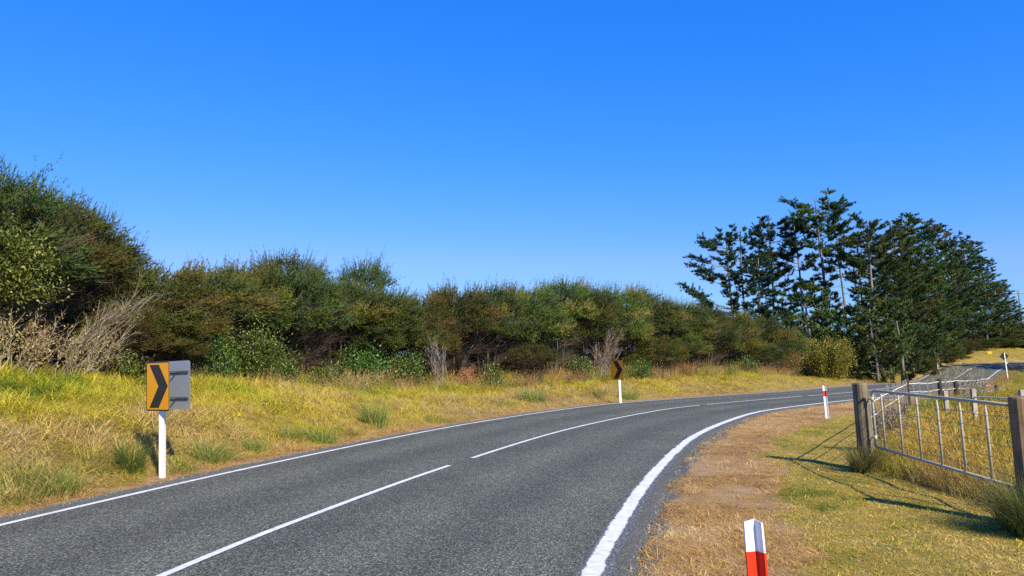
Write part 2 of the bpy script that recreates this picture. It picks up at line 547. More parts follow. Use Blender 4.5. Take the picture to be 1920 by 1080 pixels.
MAT['line_wide'] = line_paint('worn_white_line_paint', .75, (0.0, .20))

def ground_mat():
    m, nt, N, L, b = new_mat('ground_soil_and_turf')
    fine = noise(nt, 38, 5, .7); mid = noise(nt, 2.2, 6, .65); big = noise(nt, .35, 5, .6)
    # left bank: straw under yellow green
    cb = ramp(N, [(.3, (.15, .11, .035)), (.5, (.28, .21, .055)), (.7, (.34, .26, .07))]); L.new(mid.outputs['Fac'], cb.inputs[0])
    # mown lawn: olive with tan patches
    cl = ramp(N, [(.3, (.13, .14, .025)), (.48, (.27, .21, .045)), (.72, (.42, .29, .09))]); L.new(mid.outputs['Fac'], cl.inputs[0])
    # dry verge: straw and bare dirt
    cv = ramp(N, [(.3, (.24, .15, .075)), (.5, (.38, .235, .10)), (.7, (.43, .31, .18))]); L.new(mid.outputs['Fac'], cv.inputs[0])
    # paddock
    cp = ramp(N, [(.3, (.10, .10, .025)), (.6, (.22, .18, .05))]); L.new(mid.outputs['Fac'], cp.inputs[0])
    gr = ramp(N, [(.3, (.07, .067, .06)), (.6, (.17, .16, .145)), (.8, (.3, .28, .25))]); L.new(fine.outputs['Fac'], gr.inputs[0])
    c = cb.outputs[0]
    for nm, cc in (('lawn', cl), ('verge', cv), ('paddock', cp), ('gravel', gr)):
        a = N.new('ShaderNodeAttribute'); a.attribute_name = nm
        f = math_n(nt, 'ADD', a.outputs['Fac'], math_n(nt, 'MULTIPLY_ADD', fine.outputs['Fac'], .7, -.35))
        r = ramp(N, [(.4, (0, 0, 0)), (.6, (1, 1, 1))]); L.new(f, r.inputs[0])
        c = mixc(nt, r.outputs[0], c, cc.outputs[0])
    fr = ramp(N, [(.25, (.7, .7, .7)), (.75, (1.3, 1.3, 1.3))]); L.new(fine.outputs['Fac'], fr.inputs[0])
    L.new(mixc(nt, 1, c, fr.outputs[0], 'MULTIPLY'), b.inputs['Base Color'])
    b.inputs['Roughness'].default_value = .95; b.inputs['Specular IOR Level'].default_value = .1
    bump(nt, fine.outputs['Fac'], 1.0, .03, b)
    return m
MAT['ground'] = ground_mat()

# ------------------------------------------------------------------ zones
GATE_A = np.array([5.88, 12.6]); GATE_B = np.array([5.68, 8.4])
FENCE = [(5.88, 12.6), (12.05, 22.9), (13.95, 24.5), (15.0, 25.4), (19.0, 29.5), (27, 38), (38, 52)]
_fx = np.array([5.2, 5.5, 5.75] + [p[0] for p in FENCE]); _fy = np.array([-15, 0, 9.0] + [p[1] for p in FENCE])
def paddock_side(x, y):
    """metres to the right of the gate and fence line"""
    return x - np.interp(y, _fy, _fx)

def zones(x, y):
    s, t = road_coords(x, y)
    dl = -t - np.interp(s, SS, WL_S); dr = t - np.interp(s, SS, WR_S)
    n = fbm(x * .9, y * .9, 41) - .5
    pad = sstep(-.1, .25, paddock_side(x, y) + n * .3)
    vw = 1.75 + n * 1.0 + 1.2 * sstep(17, 26, y)
    verge = np.where(dr > 0, 1 - sstep(vw - .3, vw + .3, dr), 0)
    vl = 1 - sstep(.5, 1.3, dl + n * .8)
    verge = np.where(dl > 0, vl, verge)
    lawn = np.where(dr > 0, 1.0, 0) * (1 - verge) * (1 - pad)
    g = fbm(x * 2.2, y * 2.2, 77) - .5
    gravel = np.where(dr > 0, 1 - sstep(.30, .75, dr + g * .6), 0) + np.where(dl > 0, 1 - sstep(.30, .60, dl + g * .3), 0)
    return s, t, dl, dr, pad * (dr > 0), verge, lawn, gravel

# ------------------------------------------------------------------ ground sheet
def axis(parts):
    out = []
    for a, b_, st in parts: out += list(np.arange(a, b_, st))
    return np.array(out + [parts[-1][1]])
gx = axis([(-900, -160, 74), (-160, -40, 8), (-40, -14, 1.0), (-14, 14, .16), (14, 30, .4), (30, 70, .8), (70, 200, 6), (200, 1000, 80)])
gy = axis([(-120, -10, 10), (-10, 3, .8), (3, 32, .16), (32, 60, .4), (60, 110, .8), (110, 200, 6), (200, 1300, 80)])
GX, GY = np.meshgrid(gx, gy)
xs, ys = GX.ravel(), GY.ravel()
zs = H(xs, ys)
nx_, ny_ = len(gx), len(gy)
ii = np.arange((ny_ - 1) * (nx_ - 1)); r_, c_ = ii // (nx_ - 1), ii % (nx_ - 1)
quads = np.stack([r_ * nx_ + c_, r_ * nx_ + c_ + 1, (r_ + 1) * nx_ + c_ + 1, (r_ + 1) * nx_ + c_], 1)
_, _, _, _, zp, zv, zl, zg = zones(xs, ys)
me = mesh_np('ground', np.stack([xs, ys, zs], 1), quads, attrs={'lawn': zl, 'verge': zv, 'paddock': zp, 'gravel': np.clip(zg, 0, 1)}, smooth=True)
g_ = link('ground', me, MAT['ground']); g_['kind'] = 'structure'

# ------------------------------------------------------------------ road sheet and lines
def ribbon(name, mat, off_a, off_b, lift, n_across=2, i0=0, i1=None, attr_across=True, wob=0.0):
    i1 = len(SS) if i1 is None else i1
    idx = np.arange(i0, i1)
    # finer sampling along
    sf = np.arange(SS[idx[0]], SS[idx[-1]], 0.3)
    cx = np.interp(sf, SS, CX); cy = np.interp(sf, SS, CY); nx = np.interp(sf, SS, NX); ny = np.interp(sf, SS, NY)
    oa = off_a(sf) if callable(off_a) else np.full(len(sf), off_a)
    ob = off_b(sf) if callable(off_b) else np.full(len(sf), off_b)
    if wob:
        oa = oa + (vnoise(sf * 1.3, sf * 0, 3) - .5) * wob; ob = ob + (vnoise(sf * 1.3, sf * 0 + 5, 9) - .5) * wob
    V = []; AC = []; OF = []; ED = []
    for k in range(n_across):
        f = k / (n_across - 1); o = oa * (1 - f) + ob * f
        x = cx + nx * o; y = cy + ny * o
        s_, t_ = road_coords(x, y)
        z = rise_road(x, y) + lift
        V.append(np.stack([x, y, z], 1)); AC.append(np.full(len(sf), f)); OF.append(o)
        ED.append(1 - np.minimum(o - oa, ob - o) / 1.1)
    V = np.stack(V, 1); n = len(sf)
    ids = np.arange(n * n_across).reshape(n, n_across)
    Q = np.stack([ids[:-1, :-1], ids[:-1, 1:], ids[1:, 1:], ids[1:, :-1]], -1).reshape(-1, 4)
    me = mesh_np(name, V.reshape(-1, 3), Q, attrs={'across': np.stack(AC, 1).ravel(), 'off': np.stack(OF, 1).ravel(), 'edge': np.stack(ED, 1).ravel()})
    o = link(name, me, mat); o['kind'] = 'structure'
    return o, V

def rise_road(x, y):
    return far_profile(x, y) - TR * x

wlf = lambda s: np.interp(s, SS, WL_S); wrf = lambda s: np.interp(s, SS, WR_S)
ragL = lambda s: -(wlf(s) + .34 + (fbm(s * .9, s * 0, 31) - .5) * .22)
ragR = lambda s: wrf(s) + .33 + (fbm(s * .9, s * 0 + 3, 37) - .5) * .35
road, RV = ribbon('road', MAT['asphalt'], ragL, ragR, 0.02, 25)
# skirts give the seal an edge with depth
for side in (0, -1):
    E = RV[:, side]; n = len(E)
    V = np.concatenate([E, E - np.array([0, 0, .12])]); Q = np.stack([np.arange(n - 1), np.arange(1, n), np.arange(1, n) + n, np.arange(n - 1) + n], 1)
    o = link('road_edge', mesh_np('road_edge', V, Q, attrs={'off': np.zeros(2 * n), 'edge': np.zeros(2 * n)}), MAT['asphalt']); o['kind'] = 'structure'; o.parent = road

i_end = len(SS) - 1
o, _ = ribbon('edge_line', MAT['line'], lambda s: -wlf(s) - .055, lambda s: -wlf(s) + .055, .0245, 3, wob=.012); o.parent = road
wide = lambda s: np.interp(s, [0, s_of_Y(6), s_of_Y(22), s_of_Y(40)], [.125, .125, .13, .075])
o, _ = ribbon('edge_line', MAT['line_wide'], lambda s: wrf(s) - wide(s), lambda s: wrf(s) + wide(s) * 1.25, .0245, 4, wob=.02); o.parent = road
# centre line: long dashes with short breaks
def dash(sa, sb):
    ia, ib = int(np.searchsorted(SS, sa)), int(np.searchsorted(SS, sb))
    sf = np.arange(sa, sb, 0.3)
    cx = np.interp(sf, SS, CX); cy = np.interp(sf, SS, CY); nx = np.interp(sf, SS, NX); ny = np.interp(sf, SS, NY)
    V = []
    for o_, a_ in ((-.052, 0), (0, .5), (.052, 1)):
        x = cx + nx * o_; y = cy + ny * o_
        V.append(np.stack([x, y, rise_road(x, y) + .0245], 1))
    V = np.stack(V, 1); ids = np.arange(len(sf) * 3).reshape(-1, 3)
    Q = np.stack([ids[:-1, :-1], ids[:-1, 1:], ids[1:, 1:], ids[1:, :-1]], -1).reshape(-1, 4)
    o = link('centre_line', mesh_np('centre_line', V.reshape(-1, 3), Q, attrs={'across': np.tile([0, .5, 1.0], len(sf))}), MAT['line'])
    o['kind'] = 'structure'; o.parent = road
sb = [s_of_Y(v) for v in (13.15, 29.0, 33.6)]
dash(2, sb[0]); dash(sb[0] + .75, sb[1]); dash(sb[1] + .45, s_of_Y(35.6)); dash(s_of_Y(35.6) + .5, s_of_Y(49)); dash(s_of_Y(53), s_of_Y(62)); dash(s_of_Y(66), s_of_Y(79)); dash(s_of_Y(84), s_of_Y(98.5))

# ------------------------------------------------------------------ grass by geometry nodes
def blade_mesh(name, n, rad, hmin, hmax, w, bend, seg=2, flat=0.0, seed=0, head=False):
    g = np.random.default_rng(seed)
    T = []; C = []
    for _ in range(n):
        a = g.uniform(0, 2 * np.pi); r = rad * math.sqrt(g.uniform())
        b = np.array([r * math.cos(a), r * math.sin(a), -0.01])
        az = g.uniform(0, 2 * np.pi); h = g.uniform(hmin, hmax)
        lean = np.array([math.cos(az), math.sin(az), 0.0])
        side = np.array([-math.sin(az + g.normal() * .8), math.cos(az + g.normal() * .8), 0]) * w / 2 * g.uniform(.6, 1.3)
        be = bend * g.uniform(.3, 1.4); fl = flat * g.uniform(.6, 1.3)
        P = []
        for k in range(seg + 1):
            t = k / seg
            P.append(b + lean * h * (fl * t + be * t * t) + np.array([0, 0, 1]) * h * t * max(.06, 1 - fl) * (1 - .35 * be * t))
        c = np.array([1, 1, 1]) * g.uniform(.72, 1.25)
        c = c * np.array([g.uniform(.88, 1.14), 1, g.uniform(.75, 1.2)])
        for k in range(seg):
            wa, wb = 1 - .55 * k / seg, (1 - .55 * (k + 1) / seg) if k < seg - 1 else 0
            p, q = P[k], P[k + 1]
            T.append([p - side * wa, p + side * wa, q + side * wb]); C.append(c)
            if wb > 0: T.append([p - side * wa, q + side * wb, q - side * wb]); C.append(c)
        if head:
            q = P[-1]; d = (P[-1] - P[-2]); d = d / np.linalg.norm(d)
            for _k in range(3):
                sd = g.normal(size=3); sd = sd / np.linalg.norm(sd) * w * 1.1
                T.append([q - d * .07 - sd * .3, q + sd, q + d * .05]); C.append(np.array([1.25, 1.0, .8]) * .95)
    o = bpy.data.objects.new(name, soup(name, np.array(T), np.array(C)))
    o.data.materials.append(MAT['grass'])
    return o

def scatter(name, label, P, tufts, scl, tints, tilt=.15, seed=0):
    g = np.random.default_rng(seed)
    n = len(P)
    me = bpy.data.meshes.new(name)
    me.vertices.add(n); me.vertices.foreach_set('co', P.astype(np.float32).ravel())
    a = me.attributes.new('rot', 'FLOAT_VECTOR', 'POINT')
    rot = np.stack([g.normal(0, tilt, n), g.normal(0, tilt, n), g.uniform(0, 6.283, n)], 1)
    a.data.foreach_set('vector', rot.astype(np.float32).ravel())
    a = me.attributes.new('scl', 'FLOAT', 'POINT'); a.data.foreach_set('value', scl.astype(np.float32))
    a = me.attributes.new('pick', 'INT', 'POINT'); a.data.foreach_set('value', g.integers(0, len(tufts), n).astype(np.int32))
    a = me.attributes.new('tint', 'FLOAT_COLOR', 'POINT')
    c = np.ones((n, 4), np.float32); c[:, :3] = tints; a.data.foreach_set('color', c.ravel())
    me.update()
    o = link(name, me); o['kind'] = 'stuff'; o['label'] = label; o['category'] = 'grass'
    ng = bpy.data.node_groups.new(name + '_scatter', 'GeometryNodeTree')
    ng.interface.new_socket('Geometry', in_out='INPUT', socket_type='NodeSocketGeometry')
    ng.interface.new_socket('Geometry', in_out='OUTPUT', socket_type='NodeSocketGeometry')
    N, L = ng.nodes, ng.links
    gi, go = N.new('NodeGroupInput'), N.new('NodeGroupOutput')
    iop = N.new('GeometryNodeInstanceOnPoints')
    g2i = N.new('GeometryNodeGeometryToInstance')
    for t in reversed(tufts):
        oi = N.new('GeometryNodeObjectInfo'); oi.inputs['Object'].default_value = t
        L.new(oi.outputs['Geometry'], g2i.inputs[0])
    def named(dt, nm):
        q = N.new('GeometryNodeInputNamedAttribute'); q.data_type = dt; q.inputs['Name'].default_value = nm
        return q.outputs['Attribute']
    m2p = N.new('GeometryNodeMeshToPoints')
    L.new(gi.outputs[0], m2p.inputs['Mesh']); L.new(m2p.outputs[0], iop.inputs['Points']); L.new(g2i.outputs[0], iop.inputs['Instance'])
    iop.inputs['Pick Instance'].default_value = True
    L.new(named('INT', 'pick'), iop.inputs['Instance Index'])
    L.new(named('FLOAT_VECTOR', 'rot'), iop.inputs['Rotation'])
    L.new(named('FLOAT', 'scl'), iop.inputs['Scale'])
    L.new(iop.outputs[0], go.inputs[0])
    md = o.modifiers.new('scatter', 'NODES'); md.node_group = ng
    return o

def in_view(x, y, pad=.06):
    z = H(x, y)
    d = np.stack([x, y, z], 1) - CAM
    c = d @ CR
    u = c[:, 0] / -c[:, 2]; v = c[:, 1] / -c[:, 2]
    return (c[:, 2] < -.5) & (np.abs(u) < 960 / F + pad) & (v > -540 / F - pad * 2)

def sample(x0, x1, y0, y1, dens):
    n = int((x1 - x0) * (y1 - y0) * dens)
    x = rng.uniform(x0, x1, n); y = rng.uniform(y0, y1, n)
    k = in_view(x, y)
    return x[k], y[k]

lawn_t = [blade_mesh('lawn_tuft', 16, .06, .015, .045, .006, .9, 1, .3, 10 + k) for k in range(4)]
straw_t = [blade_mesh('straw_tuft', 13, .08, .04, .12, .005, .5, 2, .86, 20 + k) for k in range(4)]
bank_t = [blade_mesh('bank_tuft', 22, .14, .14, .40, .011, .7, 2, .2, 30 + k) for k in range(5)]
bankl_t = [blade_mesh('bank_flat_tuft', 24, .18, .14, .36, .008, .7, 2, .6, 130 + k) for k in range(4)]
long_t = [blade_mesh('long_tuft', 26, .18, .3, .85, .008, .32, 3, .12, 40 + k, head=(k % 2 == 0)) for k in range(5)]

def blend(cols_, f):
    """cols_ list of rgb stops at 0..1, f array"""
    cols_ = np.array(cols_); p = np.linspace(0, 1, len(cols_))
    return np.stack([np.interp(f, p, cols_[:, k]) for k in range(3)], 1)

GREEN = (.085, .17, .018); LIME = (.37, .40, .028); YEL = (.58, .48, .05); STRAW = (.54, .40, .13); BROWN = (.32, .19, .07); PINK = (.52, .40, .20); ORANGE = (.50, .29, .07)

# lawn
def do_lawn():
    X, Y, = sample(1.0, 9.5, 3.6, 11, 620)
    X2, Y2 = sample(2, 12, 11, 26, 300)
    X = np.r_[X, X2]; Y = np.r_[Y, Y2]
    s, t, dl, dr, pad, verge, lawn, grav = zones(X, Y)
    k = (dr > .3) & (lawn + rng.uniform(-.3, .3, len(X)) > .5)
    X, Y = X[k], Y[k]
    f = fbm(X * .7, Y * .7, 8) * .6 + fbm(X * 3.1, Y * 3.1, 9) * .4
    f = (f - .5) * 2.2 + .68 + (1 - sstep(5, 8, Y)) * .12
    f = np.clip(f + rng.normal(0, .13, len(X)), 0, 1)
    ti = blend([(.11, .19, .018), (.27, .27, .028), (.48, .38, .045), (.64, .47, .09), (.62, .45, .14)], f) * rng.uniform(.7, 1.3, (len(X), 1))
    z = H(X, Y)
    sc = rng.uniform(.7, 1.5, len(X)) * (1 + .5 * (f < .25))
    scatter('lawn_grass', 'short mown yellow green grass in front of the gate', np.stack([X, Y, z], 1), lawn_t, sc, ti, .2, 1)
do_lawn()

def do_straw():
    X, Y = sample(-1, 9, 3.4, 12, 520)
    X2, Y2 = sample(2, 16, 12, 34, 230)
    X = np.r_[X, X2]; Y = np.r_[Y, Y2]
    s, t, dl, dr, pad, verge, lawn, grav = zones(X, Y)
    bare = fbm(X * 1.3, Y * 1.3, 21)
    k = (dr > .30 + (fbm(X * 2.2, Y * 2.2, 77) - .5) * .6 + rng.normal(0, .06, len(X))) & (verge + rng.uniform(-.35, .35, len(X)) > .42) & (bare + rng.uniform(-.12, .12, len(X)) < .60)
    X, Y = X[k], Y[k]
    f = np.clip(fbm(X * 1.1, Y * 1.1, 23) * 1.4 - .2 + rng.normal(0, .16, len(X)), 0, 1)
    ti = blend([(.30, .17, .055), (.54, .33, .10), (.70, .46, .16), (.70, .54, .26)], f)
    scatter('dry_verge_grass', 'brown dried grass matted along the curved road edge', np.stack([X, Y, H(X, Y)], 1), straw_t, rng.uniform(.7, 1.35, len(X)), ti, .12, 2)
do_straw()

def do_bank():
    segs = [(-14, 0, 5, 20, 85), (-12, 6, 20, 32, 60), (-6, 24, 30, 50, 30), (6, 62, 46, 100, 7)]
    X = []; Y = []
    for a in segs:
        x, y = sample(*a); X.append(x); Y.append(y)
    X = np.concatenate(X); Y = np.concatenate(Y)
    s, t, dl, dr, pad, verge, lawn, grav = zones(X, Y)
    k = (dl > .62 + (fbm(X * 1.7, Y * 1.7, 66) - .5) * .4) & (dl < 15)
    X, Y, dl = X[k], Y[k], dl[k]
    big = fbm(X * .42, Y * .42, 51); mid = fbm(X * 1.5, Y * 1.5, 52)
    # 0 straw/pink ... 1 green; greener towards the top of the bank
    f = .30 + sstep(1.5, 5.0, dl) * .30 + (big - .5) * .9 + (mid - .5) * .8 + rng.normal(0, .1, len(X))
    f = f - .2 * (1 - sstep(.6, 1.6, dl)) + .05
    f = np.clip(f, 0, 1)
    ti = blend([PINK, STRAW, STRAW, YEL, YEL, LIME, (.15, .23, .025)], f)
    o_ = (1 - sstep(.6, 1.5, dl + mid * .5))[:, None]
    ti = ti * (1 - o_ * .65) + np.array(ORANGE) * o_ * .65
    far = sstep(26, 36, Y)[:, None]
    redd = sstep(.5, .62, fbm(X * .6, Y * .6, 58))[:, None] * far
    ti = ti * (1 - .55 * redd) + np.array((.30, .14, .055)) * .55 * redd
    sc = np.interp(dl, [.4, 1.0, 2.5, 7], [.35, .6, 1.0, 1.15]) * rng.uniform(.65, 1.25, len(X)) * (1 + .3 * sstep(60, 80, Y))
    sc = sc * (.55 + .9 * fbm(X * .8 + 9, Y * .8, 91))
    flatk = (mid + rng.normal(0, .1, len(X))) > .47
    Pp = np.stack([X, Y, H(X, Y)], 1)
    scatter('bank_grass', 'yellow green uncut grass growing up the bank beside the road', Pp[~flatk], bank_t, sc[~flatk], ti[~flatk], .2, 3)
    scatter('flattened_bank_grass', 'pale flattened dry grass lying on the roadside bank', Pp[flatk], bankl_t, sc[flatk], ti[flatk], .25, 4)
    # rank dry stalks and weeds along the hedge foot
    X, Y = sample(-16, 0, 10, 26, 34); X2, Y2 = sample(-8, 30, 24, 56, 13)
    X = np.r_[X, X2]; Y = np.r_[Y, Y2]
    s, t, dl, dr, pad, verge, lawn, grav = zones(X, Y)
    band = dl + (fbm(X * .7, Y * .7, 95) - .5) * 2.4
    k = (band > 4.6) & (band < 7.6) & (fbm(X * .9, Y * .9, 96) + rng.normal(0, .08, len(X)) > .46) & (rng.uniform(size=len(X)) < np.interp(Y, [19, 23, 27], [.10, .45, 1.0]))
    X, Y = X[k], Y[k]
    f = np.clip((fbm(X * .6, Y * .6, 97) - .5) * 2.2 + .50 + np.interp(Y, [20, 28], [.2, 0]) + rng.normal(0, .15, len(X)), 0, 1)
    ti = blend([(.36, .18, .07), (.46, .30, .13), (.50, .38, .17), (.30, .30, .06), (.14, .20, .025)], f)
    scatter('hedge_foot_weeds', 'tall dry stalks and rank weeds tangled along the hedge foot', np.stack([X, Y, H(X, Y)], 1), long_t, rng.uniform(.45, 1.0, len(X)) * np.interp(Y, [20, 32], [.8, 1.35]), ti, .18, 8)
    # low thatch along the seal
    X, Y = sample(-12, 4, 6, 26, 110)
    s, t, dl, dr, pad, verge, lawn, grav = zones(X, Y)
    k = (dl > .42) & (dl < 1.7) & (rng.uniform(size=len(X)) < .75)
    X, Y = X[k], Y[k]
    ti = blend([BROWN, ORANGE, STRAW], rng.uniform(size=len(X)))
    scatter('roadside_thatch', 'orange brown dead grass along the far edge line', np.stack([X, Y, H(X, Y)], 1), straw_t, rng.uniform(.8, 1.6, len(X)), ti, .15, 5)
do_bank()

def do_paddock():
    X, Y = sample(5, 20, 7.5, 27, 60); X2, Y2 = sample(12, 62, 27, 92, 5)
    X = np.r_[X, X2]; Y = np.r_[Y, Y2]
    s, t, dl, dr, pad, verge, lawn, grav = zones(X, Y)
    p = paddock_side(X, Y)
    k = (((p > .12) & (Y < 30)) | ((Y >= 24) & (dr > 3.0))) & (dr > 1.0)
    X, Y, p = X[k], Y[k], p[k]
    f = np.clip((fbm(X * .5, Y * .5, 61) - .5) * 1.6 + .52 + (fbm(X * 2, Y * 2, 62) - .5) * .8 + rng.normal(0, .12, len(X)) + .12 * sstep(28, 40, Y), 0, 1)
    ti = blend([(.46, .33, .11), STRAW, (.50, .42, .08), (.38, .38, .05), (.22, .30, .03), (.12, .21, .02)], f)
    sc = rng.uniform(.55, 1.15, len(X)) * np.interp(p, [0, .6, 3], [.55, .95, 1.1])
    scatter('paddock_grass', 'long seeding straw and green grass behind the gate', np.stack([X, Y, H(X, Y)], 1), long_t, sc, ti, .15, 6)
    # far verges right of the climbing road
    X, Y = sample(20, 80, 36, 125, 4.5)
    s, t, dl, dr, pad, verge, lawn, grav = zones(X, Y)
    k = (dr > .6) & (dr < 12) | (dl > 1) & (dl < 14) & (Y > 88)
    X, Y, dr = X[k], Y[k], dr[k]
    f = np.clip((fbm(X * .2, Y * .2, 63) - .5) * 1.2 + .55 + rng.normal(0, .12, len(X)), 0, 1)
    ti = blend([ORANGE, STRAW, YEL, YEL, LIME], f)
    o_ = (1 - sstep(1.5, 4, dr))[:, None] * (dr[:, None] > 0)
    ti = ti * (1 - o_ * .8) + np.array((.36, .19, .08)) * o_ * .8
    scatter('far_verge_grass', 'golden grass on the verge of the climbing far road', np.stack([X, Y, H(X, Y)], 1), bank_t, rng.uniform(.6, 1.2, len(X)), ti, .2, 7)
do_paddock()

# loose chips beside the seal: real stones
def do_stones():
    g = np.random.default_rng(5)
    n = 2600
    T = []; C = []
    s_ = g.uniform(s_of_Y(3), s_of_Y(30), n)
    side = g.uniform(size=n) < .55
    wr = np.interp(s_, SS, WR_S); wl = np.interp(s_, SS, WL_S)
    off = np.where(side, wr + .28 + np.abs(g.normal(0, .28, n)), -(wl + .26 + np.abs(g.normal(0, .14, n))))
    x = np.interp(s_, SS, CX) + np.interp(s_, SS, NX) * off; y = np.interp(s_, SS, CY) + np.interp(s_, SS, NY) * off
    z = np.maximum(H(x, y), np.where(np.abs(off) < np.where(side, wr, wl) + .36, rise_road(x, y) + .02, -99))
    dirs = np.array([(1, 0, 0), (0, 1, 0), (-1, 0, 0), (0, -1, 0), (0, 0, 1), (0, 0, -1)], float)
    faces = [(0, 1, 4), (1, 2, 4), (2, 3, 4), (3, 0, 4), (1, 0, 5), (2, 1, 5), (3, 2, 5), (0, 3, 5)]
    V = []; Fc = []
    for i in range(n):
        r = g.uniform(.004, .012) * (1.8 if g.uniform() < .06 else 1)
        a = g.uniform(0, 6.28); M = np.array([[math.cos(a), -math.sin(a), 0], [math.sin(a), math.cos(a), 0], [0, 0, .7]])
        P = (dirs * g.uniform(.7, 1.3, (6, 1)) * r) @ M.T + np.array([x[i], y[i], z[i] + r * .3])
        b = len(V); V += list(P); Fc += [tuple(q + b for q in f) for f in faces]
    me = mesh_np('loose_chip', np.array(V), np.array(Fc))
    o = link('loose_gravel', me, MAT['stone']); o['kind'] = 'stuff'; o['label'] = 'small pale loose chips scattered along the road edges'; o['category'] = 'gravel'
do_stones()

# ------------------------------------------------------------------ plants
DKG = np.array((.036, .070, .024)); MDG = np.array((.074, .108, .022)); OLV = np.array((.150, .145, .024)); BRN = np.array((.17, .13, .04)); YLG = np.array((.17, .17, .025))

def manuka_parts(seed, Rb=2.0, Ht=4.4, npuff=88, tone=None, brownness=.25, bare=.25, wind=.18):
    g = np.random.default_rng(seed)
    tone = tone or [DKG, MDG, OLV, BRN]
    # puffs over a lumpy dome, fewer near the bottom
    lob = g.uniform(.75, 1.15, 8)
    PC = []
    tries = 0
    while len(PC) < npuff and tries < 6000:
        tries += 1
        h = 1 - g.uniform(0, 1) ** 1.25 * (1 - bare)
        a = g.uniform(0, 2 * np.pi)
        env = Rb * math.sqrt(max(0.02, 1 - ((h - .42) / .62) ** 2)) * np.interp(a, np.linspace(0, 2 * np.pi, 9), np.r_[lob, lob[0]])
        rr = env * g.uniform(.55, 1.0)
        p = np.array([rr * math.cos(a) + wind * Ht * h * .5, rr * math.sin(a), Ht * h * g.uniform(.9, 1.02) - .15])
        if all(np.linalg.norm((p - q) * np.array([1, 1, 1.35])) > .56 for q in PC): PC.append(p)
    PC = np.array(PC)
    T, C = [], []
    stems = MB()
    n_st = 6
    SP = []
    for k in range(n_st):
        a = 2 * np.pi * k / n_st + g.uniform(-.4, .4)
        end = np.array([math.cos(a) * Rb * .55 + wind * Ht * .4, math.sin(a) * Rb * .55, Ht * g.uniform(.6, .82)])
        b0 = np.array([math.cos(a) * .18, math.sin(a) * .18, -.15])
        pts = [b0 + (end - b0) * t + g.normal(0, .07, 3) * (t > 0) + np.array([0, 0, .25 * math.sin(t * 3.1)]) for t in np.linspace(0, 1, 6)]
        stems.tube(pts, list(np.linspace(g.uniform(.045, .075), .014, 6)), 6); SP += pts[1:]
    SP = np.array(SP)
    for p in PC:
        low = SP[SP[:, 2] < p[2] - .15]
        src = low if len(low) else SP
        q = src[np.argmin(np.linalg.norm(src - p, axis=1))]
        m = (p + q) / 2 + np.array([0, 0, -.1]) + g.normal(0, .06, 3)
        stems.tube([q, m, p], [.018, .012, .006], 4)
    for p in PC:
        pr = g.uniform(.42, .74)
        hfrac = p[2] / Ht
        base = tone[min(3, int(g.choice(4, p=[.36, .34 - brownness * .1, .30 - brownness * .3, brownness * .4])))]
        base = base * g.uniform(.7, 1.45)
        ns = int(42 * (pr / .5) ** 1.6)
        rad = nrm(np.array([p[0] - wind * Ht * hfrac * .5, p[1], 0.0]) + 1e-6)
        D = nrm(rad * .8 + np.array([.18, 0, .42]) + g.normal(0, .48, (ns, 3)) * np.array([1, 1, .75]))
        S0 = p + g.normal(0, .27, (ns, 3)) * pr * np.array([1, 1, .42])
        Ls = pr * g.uniform(.5, 1.0, ns)
        if hfrac > .84:
            top = g.uniform(size=ns) < .3
            Ls = np.where(top, Ls * g.uniform(1.1, 1.75, ns), Ls); D[top] = nrm(D[top] * .45 + np.array([.15, 0, 1.0]))
        T.append(slivers(S0, S0 + D * Ls[:, None], np.full(ns, .010), g)); C.append(np.tile(BRN * .9, (ns, 1)))
        nl = 19
        t = g.uniform(.08, 1.0, (ns, nl))
        B = (S0[:, None] + D[:, None] * (Ls[:, None] * t)[..., None]).reshape(-1, 3)
        LD = nrm(np.repeat(D, nl, 0) * .9 + g.normal(0, .42, (ns * nl, 3)))
        L_ = g.uniform(.06, .12, len(B)); W = g.uniform(.018, .034, len(B)) * (1.25 - .6 * t.ravel())
        Nn = nrm(B - (p - rad * pr * .5 - np.array([0, 0, pr * .35])))
        T.append(leaf_tris(B, LD, L_, W, g, Nn, .5))
        tip = t.ravel()[:, None]
        cc = base[None] * (1 - .4 * tip) + OLV[None] * .4 * tip
        cc = cc * g.uniform(.65, 1.35, (len(B), 1))
        C.append(cc)
    crown = soup('crown', np.concatenate(T), np.concatenate(C))
    # grey brown dead twigs fanning out of the lower half
    T, C = [], []
    for _ in range(130):
        q = SP[g.integers(len(SP))]
        if q[2] > Ht * .65: continue
        a = g.uniform(0, 2 * np.pi)
        d0 = nrm(np.array([math.cos(a) + .3, math.sin(a), g.uniform(.2, 1.1)]))
        L0 = g.uniform(.7, 1.5)
        n = 16
        D = nrm(d0 + g.normal(0, .22, (n, 3)))
        A = q + d0 * g.uniform(0, .4, (n, 1)) * L0
        E = A + D * (L0 * g.uniform(.5, 1, n))[:, None]
        T.append(slivers(A, E, g.uniform(.008, .018, n), g))
        cb = np.array((.15, .11, .085)) * g.uniform(.5, 1.3)
        C.append(np.tile(cb, (n, 1)) * g.uniform(.8, 1.2, (n, 1)))
        m = 4
        t = g.uniform(.4, 1, (n, m)); B = (A[:, None] + (E - A)[:, None] * t[..., None]).reshape(-1, 3)
        D2 = nrm(np.repeat(D, m, 0) + g.normal(0, .6, (n * m, 3)))
        T.append(slivers(B, B + D2 * g.uniform(.12, .35, (n * m, 1)), np.full(n * m, .007), g)); C.append(np.tile(cb * .9, (n * m, 1)))
    twigs = soup('twigs', np.concatenate(T), np.concatenate(C))
    return crown, stems.mesh('trunk', True), twigs

